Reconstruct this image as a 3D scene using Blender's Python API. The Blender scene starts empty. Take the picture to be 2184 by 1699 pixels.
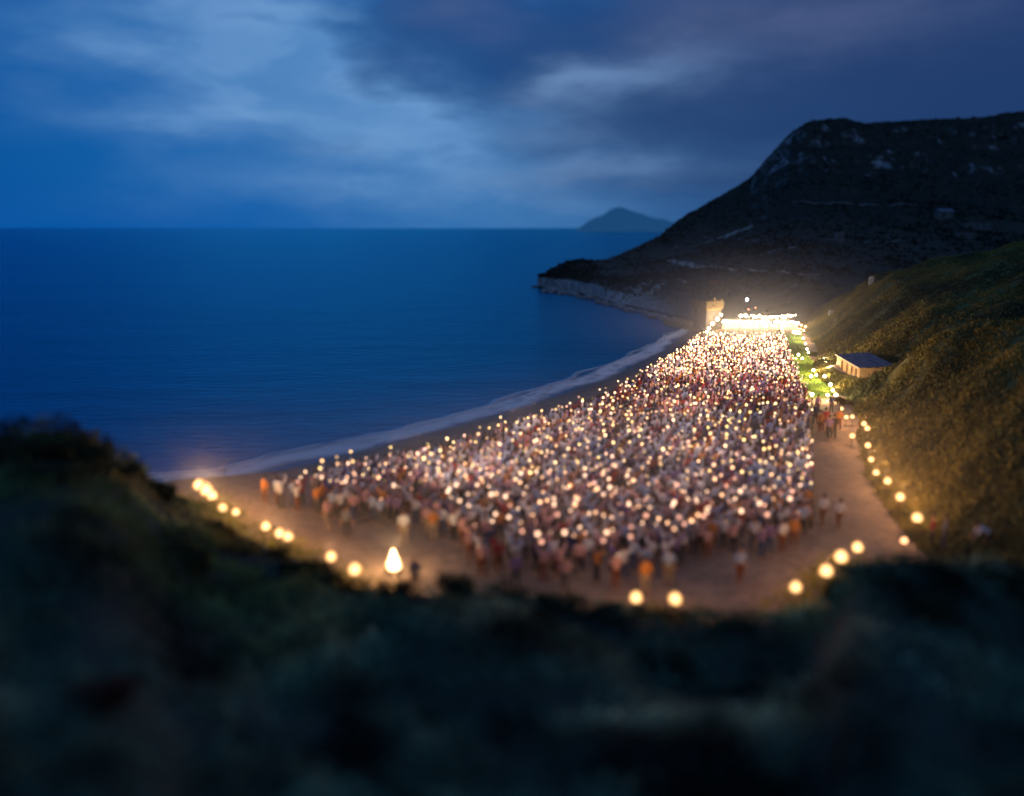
import bpy, bmesh, math, random
import numpy as np
from mathutils import Vector, Matrix

random.seed(7)
rng = np.random.default_rng(11)
R = math.radians
scn = bpy.context.scene
col = bpy.data.collections.new('place')
scn.collection.children.link(col)

# ------------------------------------------------------------------ camera model
FPX, CX, CY, HZ = 1715.0, 1092.0, 849.5, 487.0
CAMZ = 16.0
PITCH = math.atan((CY - HZ) / FPX)
CP, SP = math.cos(PITCH), math.sin(PITCH)

def ray(px, py):
    """slopes (X per Y, Z per Y) of the sight line through a point of the photo"""
    a = (px - CX) / FPX
    b = -(py - CY) / FPX
    dy = CP + b * SP
    return a / dy, (-SP + b * CP) / dy

def P(px, py, z=1.2):
    u, e = ray(px, py)
    Y = (z - CAMZ) / e
    return Vector((u * Y, Y, z))

def at_depth(px, py, Y):
    u, e = ray(px, py)
    return Vector((u * Y, Y, CAMZ + e * Y))

# ------------------------------------------------------------------ noise
def _hash(ix, iy, seed):
    n = (ix.astype(np.int64) * 374761393 + iy.astype(np.int64) * 668265263 + seed * 1442695041) & 0xFFFFFFFF
    n = ((n ^ (n >> 13)) * 1274126177) & 0xFFFFFFFF
    n = n ^ (n >> 16)
    return (n & 0xFFFF) / 65535.0

def vnoise(x, y, seed=0):
    x = np.asarray(x, float); y = np.asarray(y, float)
    ix, iy = np.floor(x), np.floor(y)
    fx, fy = x - ix, y - iy
    fx = fx * fx * (3 - 2 * fx); fy = fy * fy * (3 - 2 * fy)
    a = _hash(ix, iy, seed); b = _hash(ix + 1, iy, seed)
    c = _hash(ix, iy + 1, seed); d = _hash(ix + 1, iy + 1, seed)
    return (a * (1 - fx) + b * fx) * (1 - fy) + (c * (1 - fx) + d * fx) * fy - 0.5

def fbm(x, y, seed=0, octv=4):
    s = 0; amp = 1.0
    x = np.asarray(x, float); y = np.asarray(y, float)
    for k in range(octv):
        s = s + amp * vnoise(x, y, seed + k * 17)
        x = x * 2.03 + 5.1; y = y * 2.03 + 1.7; amp *= 0.5
    return s

def sstep(a, b, x):
    t = np.clip((np.asarray(x, float) - a) / (b - a), 0, 1)
    return t * t * (3 - 2 * t)

# ------------------------------------------------------------------ object helpers
def tag(o, label=None, cat=None, group=None, kind=None):
    if label: o['label'] = label
    if cat: o['category'] = cat
    if group: o['group'] = group
    if kind: o['kind'] = kind
    return o

def empty(name, loc, rz=0.0):
    o = bpy.data.objects.new(name, None)
    col.objects.link(o)
    o.location = loc; o.rotation_euler = (0, 0, rz)
    o.empty_display_size = 0.2
    return o

def link(name, me, mats=(), parent=None, smooth=False):
    o = bpy.data.objects.new(name, me)
    col.objects.link(o)
    if not isinstance(mats, (list, tuple)): mats = [mats]
    if len(me.materials) == 0:
        for m in mats: me.materials.append(m)
    if parent: o.parent = parent
    if smooth and len(me.polygons):
        me.polygons.foreach_set('use_smooth', np.ones(len(me.polygons), bool))
    return o

def copy_tree(o, parent=None):
    c = o.copy(); col.objects.link(c)
    c.parent = parent
    for ch in list(o.children): copy_tree(ch, c)
    return c

def mesh_np(name, verts, faces, colors=None, uvs=None, mat_idx=None):
    """verts (n,3); faces (m,k) with equal k"""
    me = bpy.data.meshes.new(name)
    verts = np.asarray(verts, np.float32); faces = np.asarray(faces, np.int32)
    m, k = faces.shape
    me.vertices.add(len(verts)); me.vertices.foreach_set('co', verts.ravel())
    me.loops.add(m * k); me.loops.foreach_set('vertex_index', faces.ravel())
    me.polygons.add(m)
    me.polygons.foreach_set('loop_start', np.arange(0, m * k, k, dtype=np.int32))
    me.polygons.foreach_set('loop_total', np.full(m, k, np.int32))
    if mat_idx is not None: me.polygons.foreach_set('material_index', np.asarray(mat_idx, np.int32))
    me.update(calc_edges=True)
    if colors is not None:
        ca = me.color_attributes.new('tint', 'FLOAT_COLOR', 'POINT')
        c4 = np.ones((len(verts), 4), np.float32); c4[:, :3] = colors
        ca.data.foreach_set('color', c4.ravel())
    if uvs is not None:
        uv = me.uv_layers.new(name='uv')
        uv.data.foreach_set('uv', np.asarray(uvs, np.float32)[faces.ravel()].ravel())
    me.validate()
    return me

def grid_mesh(name, X, Y, Z, colors=None, uvs=None):
    r, c = X.shape
    v = np.stack([X.ravel(), Y.ravel(), Z.ravel()], 1)
    i = np.arange(r * c).reshape(r, c)
    f = np.stack([i[:-1, :-1].ravel(), i[:-1, 1:].ravel(), i[1:, 1:].ravel(), i[1:, :-1].ravel()], 1)
    return mesh_np(name, v, f, colors, uvs)

class BM:
    def __init__(s): s.bm = bmesh.new()
    def box(s, c, size, rz=0, bevel=0, mi=0):
        r = bmesh.ops.create_cube(s.bm, size=1)
        vs = r['verts']
        M = Matrix.Translation(c) @ Matrix.Rotation(rz, 4, 'Z') @ Matrix.Diagonal((*size, 1))
        bmesh.ops.transform(s.bm, matrix=M, verts=vs)
        fs = {f for v in vs for f in v.link_faces}
        for f in fs: f.material_index = mi
        if bevel:
            es = list({e for v in vs for e in v.link_edges})
            bmesh.ops.bevel(s.bm, geom=es, offset=bevel, segments=2, affect='EDGES', profile=.5)
        return s
    def prism(s, pts, z0, z1, mi=0, taper=None):
        """polygon pts extruded between z0 and z1"""
        n = len(pts)
        lo = [s.bm.verts.new((p[0], p[1], z0)) for p in pts]
        tp = taper or pts
        hi = [s.bm.verts.new((p[0], p[1], z1)) for p in tp]
        fs = [s.bm.faces.new(lo[::-1]), s.bm.faces.new(hi)]
        for k in range(n):
            fs.append(s.bm.faces.new((lo[k], lo[(k + 1) % n], hi[(k + 1) % n], hi[k])))
        for f in fs: f.material_index = mi
        return s
    def tube(s, pts, rad, seg=8, mi=0, caps=True):
        pts = [Vector(p) for p in pts]
        rads = rad if isinstance(rad, (list, tuple)) else [rad] * len(pts)
        rings = []
        for k, p in enumerate(pts):
            t = (pts[min(k + 1, len(pts) - 1)] - pts[max(k - 1, 0)]).normalized()
            a = t.orthogonal().normalized()
            if k and rings:
                a = (prev_a - t * prev_a.dot(t)).normalized()
            prev_a = a
            b = t.cross(a)
            rings.append([s.bm.verts.new(p + (a * math.cos(2 * math.pi * j / seg) + b * math.sin(2 * math.pi * j / seg)) * rads[k]) for j in range(seg)])
        for k in range(len(rings) - 1):
            for j in range(seg):
                f = s.bm.faces.new((rings[k][j], rings[k][(j + 1) % seg], rings[k + 1][(j + 1) % seg], rings[k + 1][j]))
                f.material_index = mi; f.smooth = True
        if caps:
            for rg, fl in ((rings[0], True), (rings[-1], False)):
                f = s.bm.faces.new(rg[::-1] if fl else rg); f.material_index = mi
        return s
    def lathe(s, prof, c=(0, 0, 0), seg=12, mi=0, wob=0):
        c = Vector(c); rings = []
        for r, z in prof:
            if r < 1e-4: rings.append([s.bm.verts.new(c + Vector((0, 0, z)))])
            else: rings.append([s.bm.verts.new(c + Vector((r * math.cos(2 * math.pi * j / seg) * (1 + random.uniform(-wob, wob)), r * math.sin(2 * math.pi * j / seg) * (1 + random.uniform(-wob, wob)), z))) for j in range(seg)])
        for A, B in zip(rings, rings[1:]):
            for j in range(seg):
                k = (j + 1) % seg
                if len(A) == 1 and len(B) == 1: continue
                if len(A) == 1: f = s.bm.faces.new((A[0], B[k], B[j]))
                elif len(B) == 1: f = s.bm.faces.new((A[j], A[k], B[0]))
                else: f = s.bm.faces.new((A[j], A[k], B[k], B[j]))
                f.material_index = mi; f.smooth = True
        return s
    def ico(s, c, r, sub=1, mi=0, sc=(1, 1, 1)):
        g = bmesh.ops.create_icosphere(s.bm, subdivisions=sub, radius=r)
        vs = g['verts']
        bmesh.ops.transform(s.bm, matrix=Matrix.Translation(c) @ Matrix.Diagonal((*sc, 1)), verts=vs)
        for f in {f for v in vs for f in v.link_faces}: f.material_index = mi; f.smooth = True
        return s
    def mesh(s, name):
        me = bpy.data.meshes.new(name); bmesh.ops.recalc_face_normals(s.bm, faces=s.bm.faces)
        s.bm.to_mesh(me); s.bm.free(); return me
    def build(s, name, mats, parent=None):
        return link(name, s.mesh(name), mats, parent)

# ------------------------------------------------------------------ node helpers
class E:
    """tiny expression builder over shader math nodes"""
    def __init__(s, nt, sock): s.nt, s.s = nt, sock
    def _m(s, op, *o):
        n = s.nt.nodes.new('ShaderNodeMath'); n.operation = op
        for i, v in enumerate((s,) + o):
            if isinstance(v, E): s.nt.links.new(v.s, n.inputs[i])
            else: n.inputs[i].default_value = v
        return E(s.nt, n.outputs[0])
    def __add__(s, o): return s._m('ADD', o)
    def __sub__(s, o): return s._m('SUBTRACT', o)
    def __mul__(s, o): return s._m('MULTIPLY', o)
    def __truediv__(s, o): return s._m('DIVIDE', o)
    __radd__ = __add__; __rmul__ = __mul__
    def pw(s, o): return s._m('POWER', o)
    def exp(s): return s._m('EXPONENT')
    def sqrt(s): return s._m('SQRT')
    def atan2(s, o): return s._m('ARCTAN2', o)
    def mx(s, o): return s._m('MAXIMUM', o)
    def mn(s, o): return s._m('MINIMUM', o)
    def smooth(s, a, b):
        n = s.nt.nodes.new('ShaderNodeMapRange'); n.interpolation_type = 'SMOOTHSTEP'
        s.nt.links.new(s.s, n.inputs[0]); n.inputs[1].default_value = a; n.inputs[2].default_value = b
        return E(s.nt, n.outputs[0])

def xyz(nt, x, y, z=0.0):
    n = nt.nodes.new('ShaderNodeCombineXYZ')
    for i, v in enumerate((x, y, z)):
        if isinstance(v, E): nt.links.new(v.s, n.inputs[i])
        else: n.inputs[i].default_value = v
    return n.outputs[0]

def noise(nt, vec, scale, detail=4, rough=.55, dist=0):
    n = nt.nodes.new('ShaderNodeTexNoise')
    if vec is not None: nt.links.new(vec, n.inputs['Vector'])
    n.inputs['Scale'].default_value = scale; n.inputs['Detail'].default_value = detail
    n.inputs['Roughness'].default_value = rough; n.inputs['Distortion'].default_value = dist
    return E(nt, n.outputs[0])

def mixc(nt, fac, a, b, blend='MIX'):
    n = nt.nodes.new('ShaderNodeMix'); n.data_type = 'RGBA'; n.blend_type = blend; n.clamp_factor = True
    if isinstance(fac, E): nt.links.new(fac.s, n.inputs[0])
    else: n.inputs[0].default_value = fac
    for v, i in ((a, 6), (b, 7)):
        if hasattr(v, 'is_linked') or hasattr(v, 'links'): nt.links.new(v, n.inputs[i])
        else: n.inputs[i].default_value = (*v, 1)
    return n.outputs[2]

def new_mat(name):
    m = bpy.data.materials.new(name); m.use_nodes = True
    nt = m.node_tree; b = nt.nodes['Principled BSDF']
    return m, nt, b

def objco(nt):
    t = nt.nodes.new('ShaderNodeTexCoord'); return t.outputs['Object']
def geopos(nt):
    t = nt.nodes.new('ShaderNodeNewGeometry'); return t.outputs['Position']

def bump(nt, b, h, strength=.5, dist=.1):
    n = nt.nodes.new('ShaderNodeBump'); n.inputs['Strength'].default_value = strength
    n.inputs['Distance'].default_value = dist
    nt.links.new(h.s, n.inputs['Height']); nt.links.new(n.outputs[0], b.inputs['Normal'])

def simple(name, c0, c1, scale=4, rough=.7, bmp=.3, bd=.02, world=False, metallic=0):
    m, nt, b = new_mat(name)
    co = geopos(nt) if world else objco(nt)
    n = noise(nt, co, scale, 5)
    nt.links.new(mixc(nt, n.smooth(.3, .7), c0, c1), b.inputs['Base Color'])
    b.inputs['Roughness'].default_value = rough; b.inputs['Metallic'].default_value = metallic
    b.inputs['Specular IOR Level'].default_value = .3
    n2 = noise(nt, co, scale * 6, 3)
    if bmp: bump(nt, b, n2, bmp, bd)
    return m

def emit(name, color, strength):
    m, nt, b = new_mat(name)
    nt.nodes.remove(b)
    e = nt.nodes.new('ShaderNodeEmission')
    e.inputs[0].default_value = (*color, 1); e.inputs[1].default_value = strength
    # a hotter core and a slightly dimmer rim, by facing
    lw = nt.nodes.new('ShaderNodeLayerWeight'); lw.inputs[0].default_value = .4
    k = E(nt, lw.outputs['Facing'])
    st = (k * -0.5 + 1.0) * strength
    nt.links.new(st.s, e.inputs[1])
    nt.links.new(e.outputs[0], nt.nodes['Material Output'].inputs[0])
    return m

def tinted(name, rough=.8, trans=0.0, gain=1.0):
    """colour from the mesh's own tint attribute"""
    m, nt, b = new_mat(name)
    a = nt.nodes.new('ShaderNodeAttribute'); a.attribute_name = 'tint'
    nt.links.new(a.outputs['Color'], b.inputs['Base Color'])
    b.inputs['Roughness'].default_value = rough; b.inputs['Specular IOR Level'].default_value = .2
    if trans:
        t = nt.nodes.new('ShaderNodeBsdfTranslucent'); nt.links.new(a.outputs['Color'], t.inputs[0])
        mx = nt.nodes.new('ShaderNodeMixShader'); mx.inputs[0].default_value = trans
        nt.links.new(b.outputs[0], mx.inputs[1]); nt.links.new(t.outputs[0], mx.inputs[2])
        nt.links.new(mx.outputs[0], nt.nodes['Material Output'].inputs[0])
    return m

def object_tinted(name, rough=.85, scale=25):
    m, nt, b = new_mat(name)
    oi = nt.nodes.new('ShaderNodeObjectInfo')
    n = noise(nt, objco(nt), scale, 3)
    nt.links.new(mixc(nt, n.smooth(.25, .75) * .35, oi.outputs['Color'], (.02, .02, .03)), b.inputs['Base Color'])
    b.inputs['Roughness'].default_value = rough; b.inputs['Specular IOR Level'].default_value = .2
    bump(nt, b, noise(nt, objco(nt), 9, 3), .4, .02)
    return m

# ------------------------------------------------------------------ materials
M = {}
M['skin'] = simple('skin', (.42, .24, .16), (.34, .19, .12), 6, .6, .1, .005)
M['hair'] = simple('hair', (.02, .014, .01), (.05, .03, .02), 30, .5, .4, .01)
M['cloth'] = object_tinted('cloth')
M['pole'] = simple('bamboo pole', (.18, .11, .05), (.09, .055, .03), 12, .6)
M['iron'] = simple('dark iron', (.03, .03, .032), (.06, .055, .05), 15, .5, .2, .005, metallic=.6)
M['stone'] = simple('tower stone', (.30, .23, .13), (.15, .11, .07), 3, .9, .8, .06)
M['plaster'] = simple('rough plaster', (.46, .45, .44), (.30, .30, .30), 2.2, .9, .4, .03)
M['dim_plaster'] = simple('plaster darkened as shade', (.20, .19, .19), (.12, .115, .115), 2.2, .9, .4, .03)  # darker copy of the plaster, the tower's shade put into its colour
M['ochre'] = simple('ochre stone wall', (.40, .29, .16), (.26, .18, .10), 3, .9, .7, .04)
M['roofing'] = simple('weathered blue grey roofing', (.16, .18, .24), (.08, .09, .13), 2, .55, .3, .02)
M['dark'] = simple('dark opening', (.012, .012, .014), (.02, .018, .016), 4, .8)
M['wood'] = simple('weathered wood', (.10, .07, .05), (.05, .035, .025), 8, .8, .4, .01)
M['whitecloth'] = simple('white stage cloth', (.78, .76, .72), (.66, .64, .60), 3, .8, .2, .02)
M['rock'] = simple('shore rock', (.42, .38, .36), (.2, .18, .17), 1.4, .9, .9, .12, world=True)
M['concrete'] = simple('pale concrete', (.50, .44, .38), (.36, .31, .27), 1.5, .9, .3, .02, world=True)
M['trunk'] = simple('bark', (.07, .05, .035), (.03, .022, .016), 10, .9, .8, .02)
M['leaf'] = tinted('leaf', .75, .45)
M['weed'] = tinted('weed', .75, .6)
M['scrub'] = tinted('scrub', .85, .15)
M['crowdcloth'] = tinted('crowd cloth', .85)
M['lantern_warm'] = emit('lantern glow warm', (1, .52, .26), 3.8)
M['lantern_cream'] = emit('lantern glow cream', (1, .60, .38), 3.2)
M['lantern_pink'] = emit('lantern glow rosy', (1, .46, .31), 2.2)
def flame_mat(name, core, rim, strength, p=1.4):
    """thin glowing gas: bright and pale where one looks through its depth, orange and clear at the rim"""
    m, nt, b = new_mat(name); nt.nodes.remove(b)
    lw = nt.nodes.new('ShaderNodeLayerWeight'); lw.inputs[0].default_value = .5
    k = (E(nt, lw.outputs['Facing']) * -1.0 + 1.0).mx(0.0)
    e = nt.nodes.new('ShaderNodeEmission'); nt.links.new(mixc(nt, k.pw(1.2), rim, core), e.inputs[0])
    nt.links.new((k.pw(p) * strength + .3).s, e.inputs[1])
    t = nt.nodes.new('ShaderNodeBsdfTransparent'); mx = nt.nodes.new('ShaderNodeMixShader')
    nt.links.new(k.smooth(0, .45).s, mx.inputs[0]); nt.links.new(t.outputs[0], mx.inputs[1]); nt.links.new(e.outputs[0], mx.inputs[2])
    nt.links.new(mx.outputs[0], nt.nodes['Material Output'].inputs[0]); return m
def tint_emit(name):
    m, nt, b = new_mat(name); nt.nodes.remove(b)
    e = nt.nodes.new('ShaderNodeEmission'); a = nt.nodes.new('ShaderNodeAttribute'); a.attribute_name = 'tint'
    nt.links.new(a.outputs['Color'], e.inputs[0]); e.inputs[1].default_value = 1.0
    nt.links.new(e.outputs[0], nt.nodes['Material Output'].inputs[0]); return m
M['lantern_far'] = tint_emit('lantern glow distant')
M['flame'] = flame_mat('torch flame', (1, .64, .26), (1, .30, .06), 3.2, 2.0)
M['flame_dim'] = emit('torch flame burning low', (1, .45, .2), 4)
M['bonfire'] = flame_mat('bonfire flame', (1, .72, .38), (1, .34, .08), 15, 2.2)
M['lamp'] = emit('lamp glass', (1, .74, .42), 38)
M['lamp_white'] = emit('cold lamp glass', (.66, .78, 1), 60)
M['lamp_red'] = emit('red lamp glass', (1, .28, .14), 22)
M['flood'] = emit('floodlight glass', (1, .80, .52), 90)

# ------------------------------------------------------------------ world: dusk sky with long streaky clouds
world = bpy.data.worlds.new('World'); scn.world = world; world.use_nodes = True
nt = world.node_tree
bg = nt.nodes['Background']
tc = nt.nodes.new('ShaderNodeTexCoord')
sp = nt.nodes.new('ShaderNodeSeparateXYZ'); nt.links.new(tc.outputs['Generated'], sp.inputs[0])
dx, dy, dz = (E(nt, sp.outputs[i]) for i in range(3))
az = dx.atan2(dy)
te = dz / ((dx * dx + dy * dy).sqrt().mx(.02))
def skypos(px, py):
    u, e = ray(px, py)
    return math.atan(u), e / math.sqrt(1 + u * u)
w1 = noise(nt, xyz(nt, az * 5.0, te * 16.0, .3), 1.0, 5, .55)
w2 = noise(nt, xyz(nt, az * 6.0, te * 14.0, 7.3), 1.0, 5, .55)
fine = noise(nt, xyz(nt, az * 9.0, te * 30.0, 3.1), 1.0, 4, .45, .3)
azw = az + (w1 - .5) * .26
tew = te + (w2 - .5) * .10
def blob(px, py, sx, sy, tilt=0.0):
    a0, e0 = skypos(px, py)
    a1, e1 = sx / FPX, sy / FPX
    da = azw - a0; de = tew - e0
    if tilt: de = de - da * tilt
    return ((da / a1) * (da / a1) + (de / e1) * (de / e1)) .__mul__(-0.5).exp()
ramp = nt.nodes.new('ShaderNodeValToRGB')
nt.links.new((az * .62 + .5).s, ramp.inputs[0])
cr = ramp.color_ramp
for p_, c_ in ((.12, (.0, .082, .325)), (.30, (.002, .115, .395)), (.48, (.022, .155, .42)), (.60, (.022, .105, .30)), (.72, (.012, .050, .185)), (.86, (.004, .022, .11))):
    e_ = cr.elements.new(p_); e_.color = (*c_, 1)
cr.elements.remove(cr.elements[0]); cr.elements.remove(cr.elements[-1])
sky = ramp.outputs[0]
# low band over the sea, a little deeper
sky = mixc(nt, te.smooth(.06, -.01) * az.smooth(.15, -.5) * .7, sky, (.0, .085, .36))
hz = te.smooth(.07, .0) * az.smooth(-.25, .05)
sky = mixc(nt, hz * .35, sky, (.05, .18, .42))
def layer(sky, mask, c, amt): return mixc(nt, (mask * amt).mn(1.0), sky, c)
ns = fine.smooth(.2, .75) * .55 + .5
dk = (blob(930, 150, 170, 85, .15) + blob(1250, 95, 300, 70, .1) + blob(900, 40, 200, 60) * .8).mn(1.0)
sky = layer(sky, dk, (.008, .070, .245), .95)
dk2 = (blob(1620, 170, 360, 130) + blob(1520, 300, 280, 80) * .7 + blob(1950, 120, 300, 200) * .6).mn(1.0)
sky = layer(sky, dk2, (.015, .046, .148), .9)
lt = (blob(330, 40, 200, 90) * .6 + blob(560, 80, 150, 80, -.3) * .75 + blob(640, 150, 110, 60, -.3) * .55 + blob(800, 275, 150, 60, -.2) * 1.0 + blob(620, 225, 190, 60, -.2) * .7 + blob(980, 365, 330, 75) * .55 + blob(420, 270, 120, 30) * .35 + blob(150, 40, 90, 30) * .45)
bil = noise(nt, xyz(nt, azw * 7.0, tew * 15.0, 9.0), 1.0, 3, .45, .2).smooth(.25, .75)
sky = layer(sky, lt * ns, mixc(nt, bil, (.075, .225, .50), (.15, .32, .61)), 1.04)
rim = blob(1225, 188, 95, 30, .2) + blob(1450, 140, 130, 30) * .7 + blob(1270, 378, 130, 20, .1) * .8 + blob(1180, 295, 120, 20) * .4 + blob(700, 345, 70, 14) * .35
sky = layer(sky, rim * ns, (.125, .23, .44), .9)
pur = blob(1680, 40, 230, 60, .05) + blob(980, 25, 80, 45) * .7
sky = layer(sky, pur * ns, (.085, .118, .255), .7)
sky = mixc(nt, te.smooth(.10, .28) * az.smooth(-.22, -.55) * .6, sky, (.0, .085, .33))
# high overhead and behind: plain deep dusk blue
sky = mixc(nt, te.smooth(.35, 1.2), sky, (.05, .125, .29))
sky = mixc(nt, dy.smooth(.35, -.2), sky, (.04, .10, .24))
nish = nt.nodes.new('ShaderNodeTexSky'); nish.sky_type = 'NISHITA'; nish.sun_disc = False
SUN_EL, SUN_AZ = R(2.0), R(-70)
nish.sun_elevation = SUN_EL; nish.sun_rotation = SUN_AZ; nish.ozone_density = 6.0; nish.air_density = 1.2
addn = nt.nodes.new('ShaderNodeMix'); addn.data_type = 'RGBA'; addn.blend_type = 'ADD'
addn.inputs[0].default_value = .004
nt.links.new(sky, addn.inputs[6]); nt.links.new(nish.outputs[0], addn.inputs[7])
nt.links.new(addn.outputs[2], bg.inputs[0])
bg.inputs[1].default_value = 1.0

sun = bpy.data.lights.new('dusk_sun', 'SUN'); sun.energy = .04; sun.angle = R(25); sun.color = (.62, .78, 1)
so = bpy.data.objects.new('dusk_sun', sun); col.objects.link(so)
so.rotation_euler = (R(70), 0, R(70)); so.location = (-40, 20, 60)

def point(name, loc, power, color=(1, .62, .28), radius=.15, parent=None):
    l = bpy.data.lights.new(name, 'POINT'); l.energy = power; l.color = color; l.shadow_soft_size = radius
    o = bpy.data.objects.new(name, l); col.objects.link(o); o.location = loc
    if parent: o.parent = parent
    return o

# ------------------------------------------------------------------ sea
SHORE_PX = [(150, 1062), (350, 1043), (500, 1027), (600, 1003), (750, 968), (900, 927), (1000, 902), (1100, 872), (1200, 840), (1300, 803), (1400, 757), (1455, 718), (1478, 702)]
shore = [P(x, y, 0.0) for x, y in SHORE_PX]
shY = np.array([p.y for p in shore]); shX = np.array([p.x for p in shore])
def xs(Y):
    Y = np.asarray(Y, float)
    r = np.interp(Y, shY, shX)
    r = np.where(Y < shY[0], shX[0] + (Y - shY[0]) * 1.2, r)
    return np.where(Y > shY[-1], shX[-1] + (Y - shY[-1]) * .25, r)

def sea_material():
    m, nt, b = new_mat('sea water')
    b.inputs['Base Color'].default_value = (.0, .012, .032, 1)
    b.inputs['Roughness'].default_value = .22; b.inputs['IOR'].default_value = 1.33; b.inputs['Specular Tint'].default_value = (.03, .58, .95, 1)
    pos = geopos(nt)
    s = nt.nodes.new('ShaderNodeSeparateXYZ'); nt.links.new(pos, s.inputs[0])
    X, Y = E(nt, s.outputs[0]), E(nt, s.outputs[1])
    v = xyz(nt, X * .5, Y * 1.0)
    a = noise(nt, v, .9, 6, .65, .3); c = noise(nt, v, .11, 4, .6); g = noise(nt, v, .018, 3)
    bump(nt, b, a * .5 + c * 1.2 + g * 1.0, .62, .8)
    big = noise(nt, xyz(nt, X * .006, Y * .02), 1.0, 4)
    nt.links.new(mixc(nt, big.smooth(.35, .65), (.0, .055, .135), (.0, .085, .19)), b.inputs['Base Color'])
    bn = b.inputs['Normal'].links[0].from_socket; bc = b.inputs['Base Color'].links[0].from_socket
    df = nt.nodes.new('ShaderNodeBsdfDiffuse'); nt.links.new(bc, df.inputs[0]); nt.links.new(bn, df.inputs['Normal'])
    gl = nt.nodes.new('ShaderNodeBsdfAnisotropic'); gl.inputs[0].default_value = (.12, .70, .96, 1); nt.links.new(bn, gl.inputs['Normal'])
    nt.links.new((big * .12 + .16).s, gl.inputs['Roughness'])
    fr = nt.nodes.new('ShaderNodeFresnel'); fr.inputs[0].default_value = 1.33; nt.links.new(bn, fr.inputs['Normal'])
    fac = (E(nt, fr.outputs[0]) * .95 + .02).mn(.68)
    mx = nt.nodes.new('ShaderNodeMixShader'); nt.links.new(fac.s, mx.inputs[0]); nt.links.new(df.outputs[0], mx.inputs[1]); nt.links.new(gl.outputs[0], mx.inputs[2])
    nt.links.new(mx.outputs[0], nt.nodes['Material Output'].inputs[0])
    return m
M['sea'] = sea_material()
bmv = [(-60000, -50, 0), (60000, -50, 0), (60000, 90000, 0), (-60000, 90000, 0)]
sea = link('sea', mesh_np('sea', bmv, [[0, 1, 2, 3]]), M['sea']); tag(sea, kind='structure')

# surf: thin sheets of foam washing up the beach
def foam_material(name, lo, hi, sx, sy, gain):
    m, nt, b = new_mat(name)
    b.inputs['Base Color'].default_value = (.85, .87, .9, 1); b.inputs['Roughness'].default_value = .6
    uvn = nt.nodes.new('ShaderNodeUVMap'); s = nt.nodes.new('ShaderNodeSeparateXYZ'); nt.links.new(uvn.outputs[0], s.inputs[0])
    U, V = E(nt, s.outputs[0]), E(nt, s.outputs[1])
    n = noise(nt, xyz(nt, U * sx, V * sy), 1.0, 6, .6, .8)
    n2 = noise(nt, xyz(nt, U * sx * .23, V * sy * .5, 4.0), 1.0, 4, .5, .5)
    edge = V.smooth(0, .25) * V.smooth(1.0, .55)
    k = (n * .65 + n2 * .45).smooth(lo, hi) * edge * gain
    t = nt.nodes.new('ShaderNodeBsdfTransparent'); mx = nt.nodes.new('ShaderNodeMixShader')
    nt.links.new(k.s, mx.inputs[0]); nt.links.new(t.outputs[0], mx.inputs[1]); nt.links.new(b.outputs[0], mx.inputs[2])
    nt.links.new(mx.outputs[0], nt.nodes['Material Output'].inputs[0])
    return m
M['foam'] = foam_material('sea foam', .22, .60, .30, 2.6, .85)
M['breaker'] = foam_material('breaking wave foam', .26, .6, .22, 1.6, .45)
def strip(name, off0, off1, z0, z1, mat, wob, seed):
    Ys = np.linspace(36, shY[-1] + 3, 420)
    X0 = xs(Ys); T = np.linspace(0, 1, 13)
    tanx = np.gradient(X0, Ys); L = np.sqrt(1 + tanx ** 2)
    nx, ny = 1 / L, -tanx / L                      # to the land
    s = np.cumsum(np.sqrt(np.gradient(X0) ** 2 + np.gradient(Ys) ** 2))
    w = wob * fbm(s * .12, s * 0, seed)
    narrow = np.interp(Ys, [40, 70, 110, shY[-1] + 3], [1.2, 1.0, .9, .5])
    a = (off0 * narrow + w)[:, None] + ((off1 - off0) * narrow * (1 + .25 * fbm(s * .2, s * 0 + 9, seed + 5)))[:, None] * T[None]
    X = X0[:, None] + nx[:, None] * a; Y = Ys[:, None] + ny[:, None] * a
    Z = z0 + (z1 - z0) * np.sin(T * math.pi)[None] * (1 + 0 * a)
    Z = np.maximum(Z, np.where(a > -.2, (a + .2) * .155 + z0, z0))
    uv = np.stack([np.repeat(s[:, None], 13, 1).ravel(), np.repeat(T[None], len(Ys), 0).ravel()], 1)
    o = link(name, grid_mesh(name, X, Y, Z, uvs=uv), mat, smooth=True)
    tag(o, kind='structure'); return o
strip('surf', -3.3, .8, .02, .05, M['foam'], 1.0, 3)
strip('breaking_wave', -3.5, -2.3, .06, .22, M['breaker'], 1.5, 8)

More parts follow.
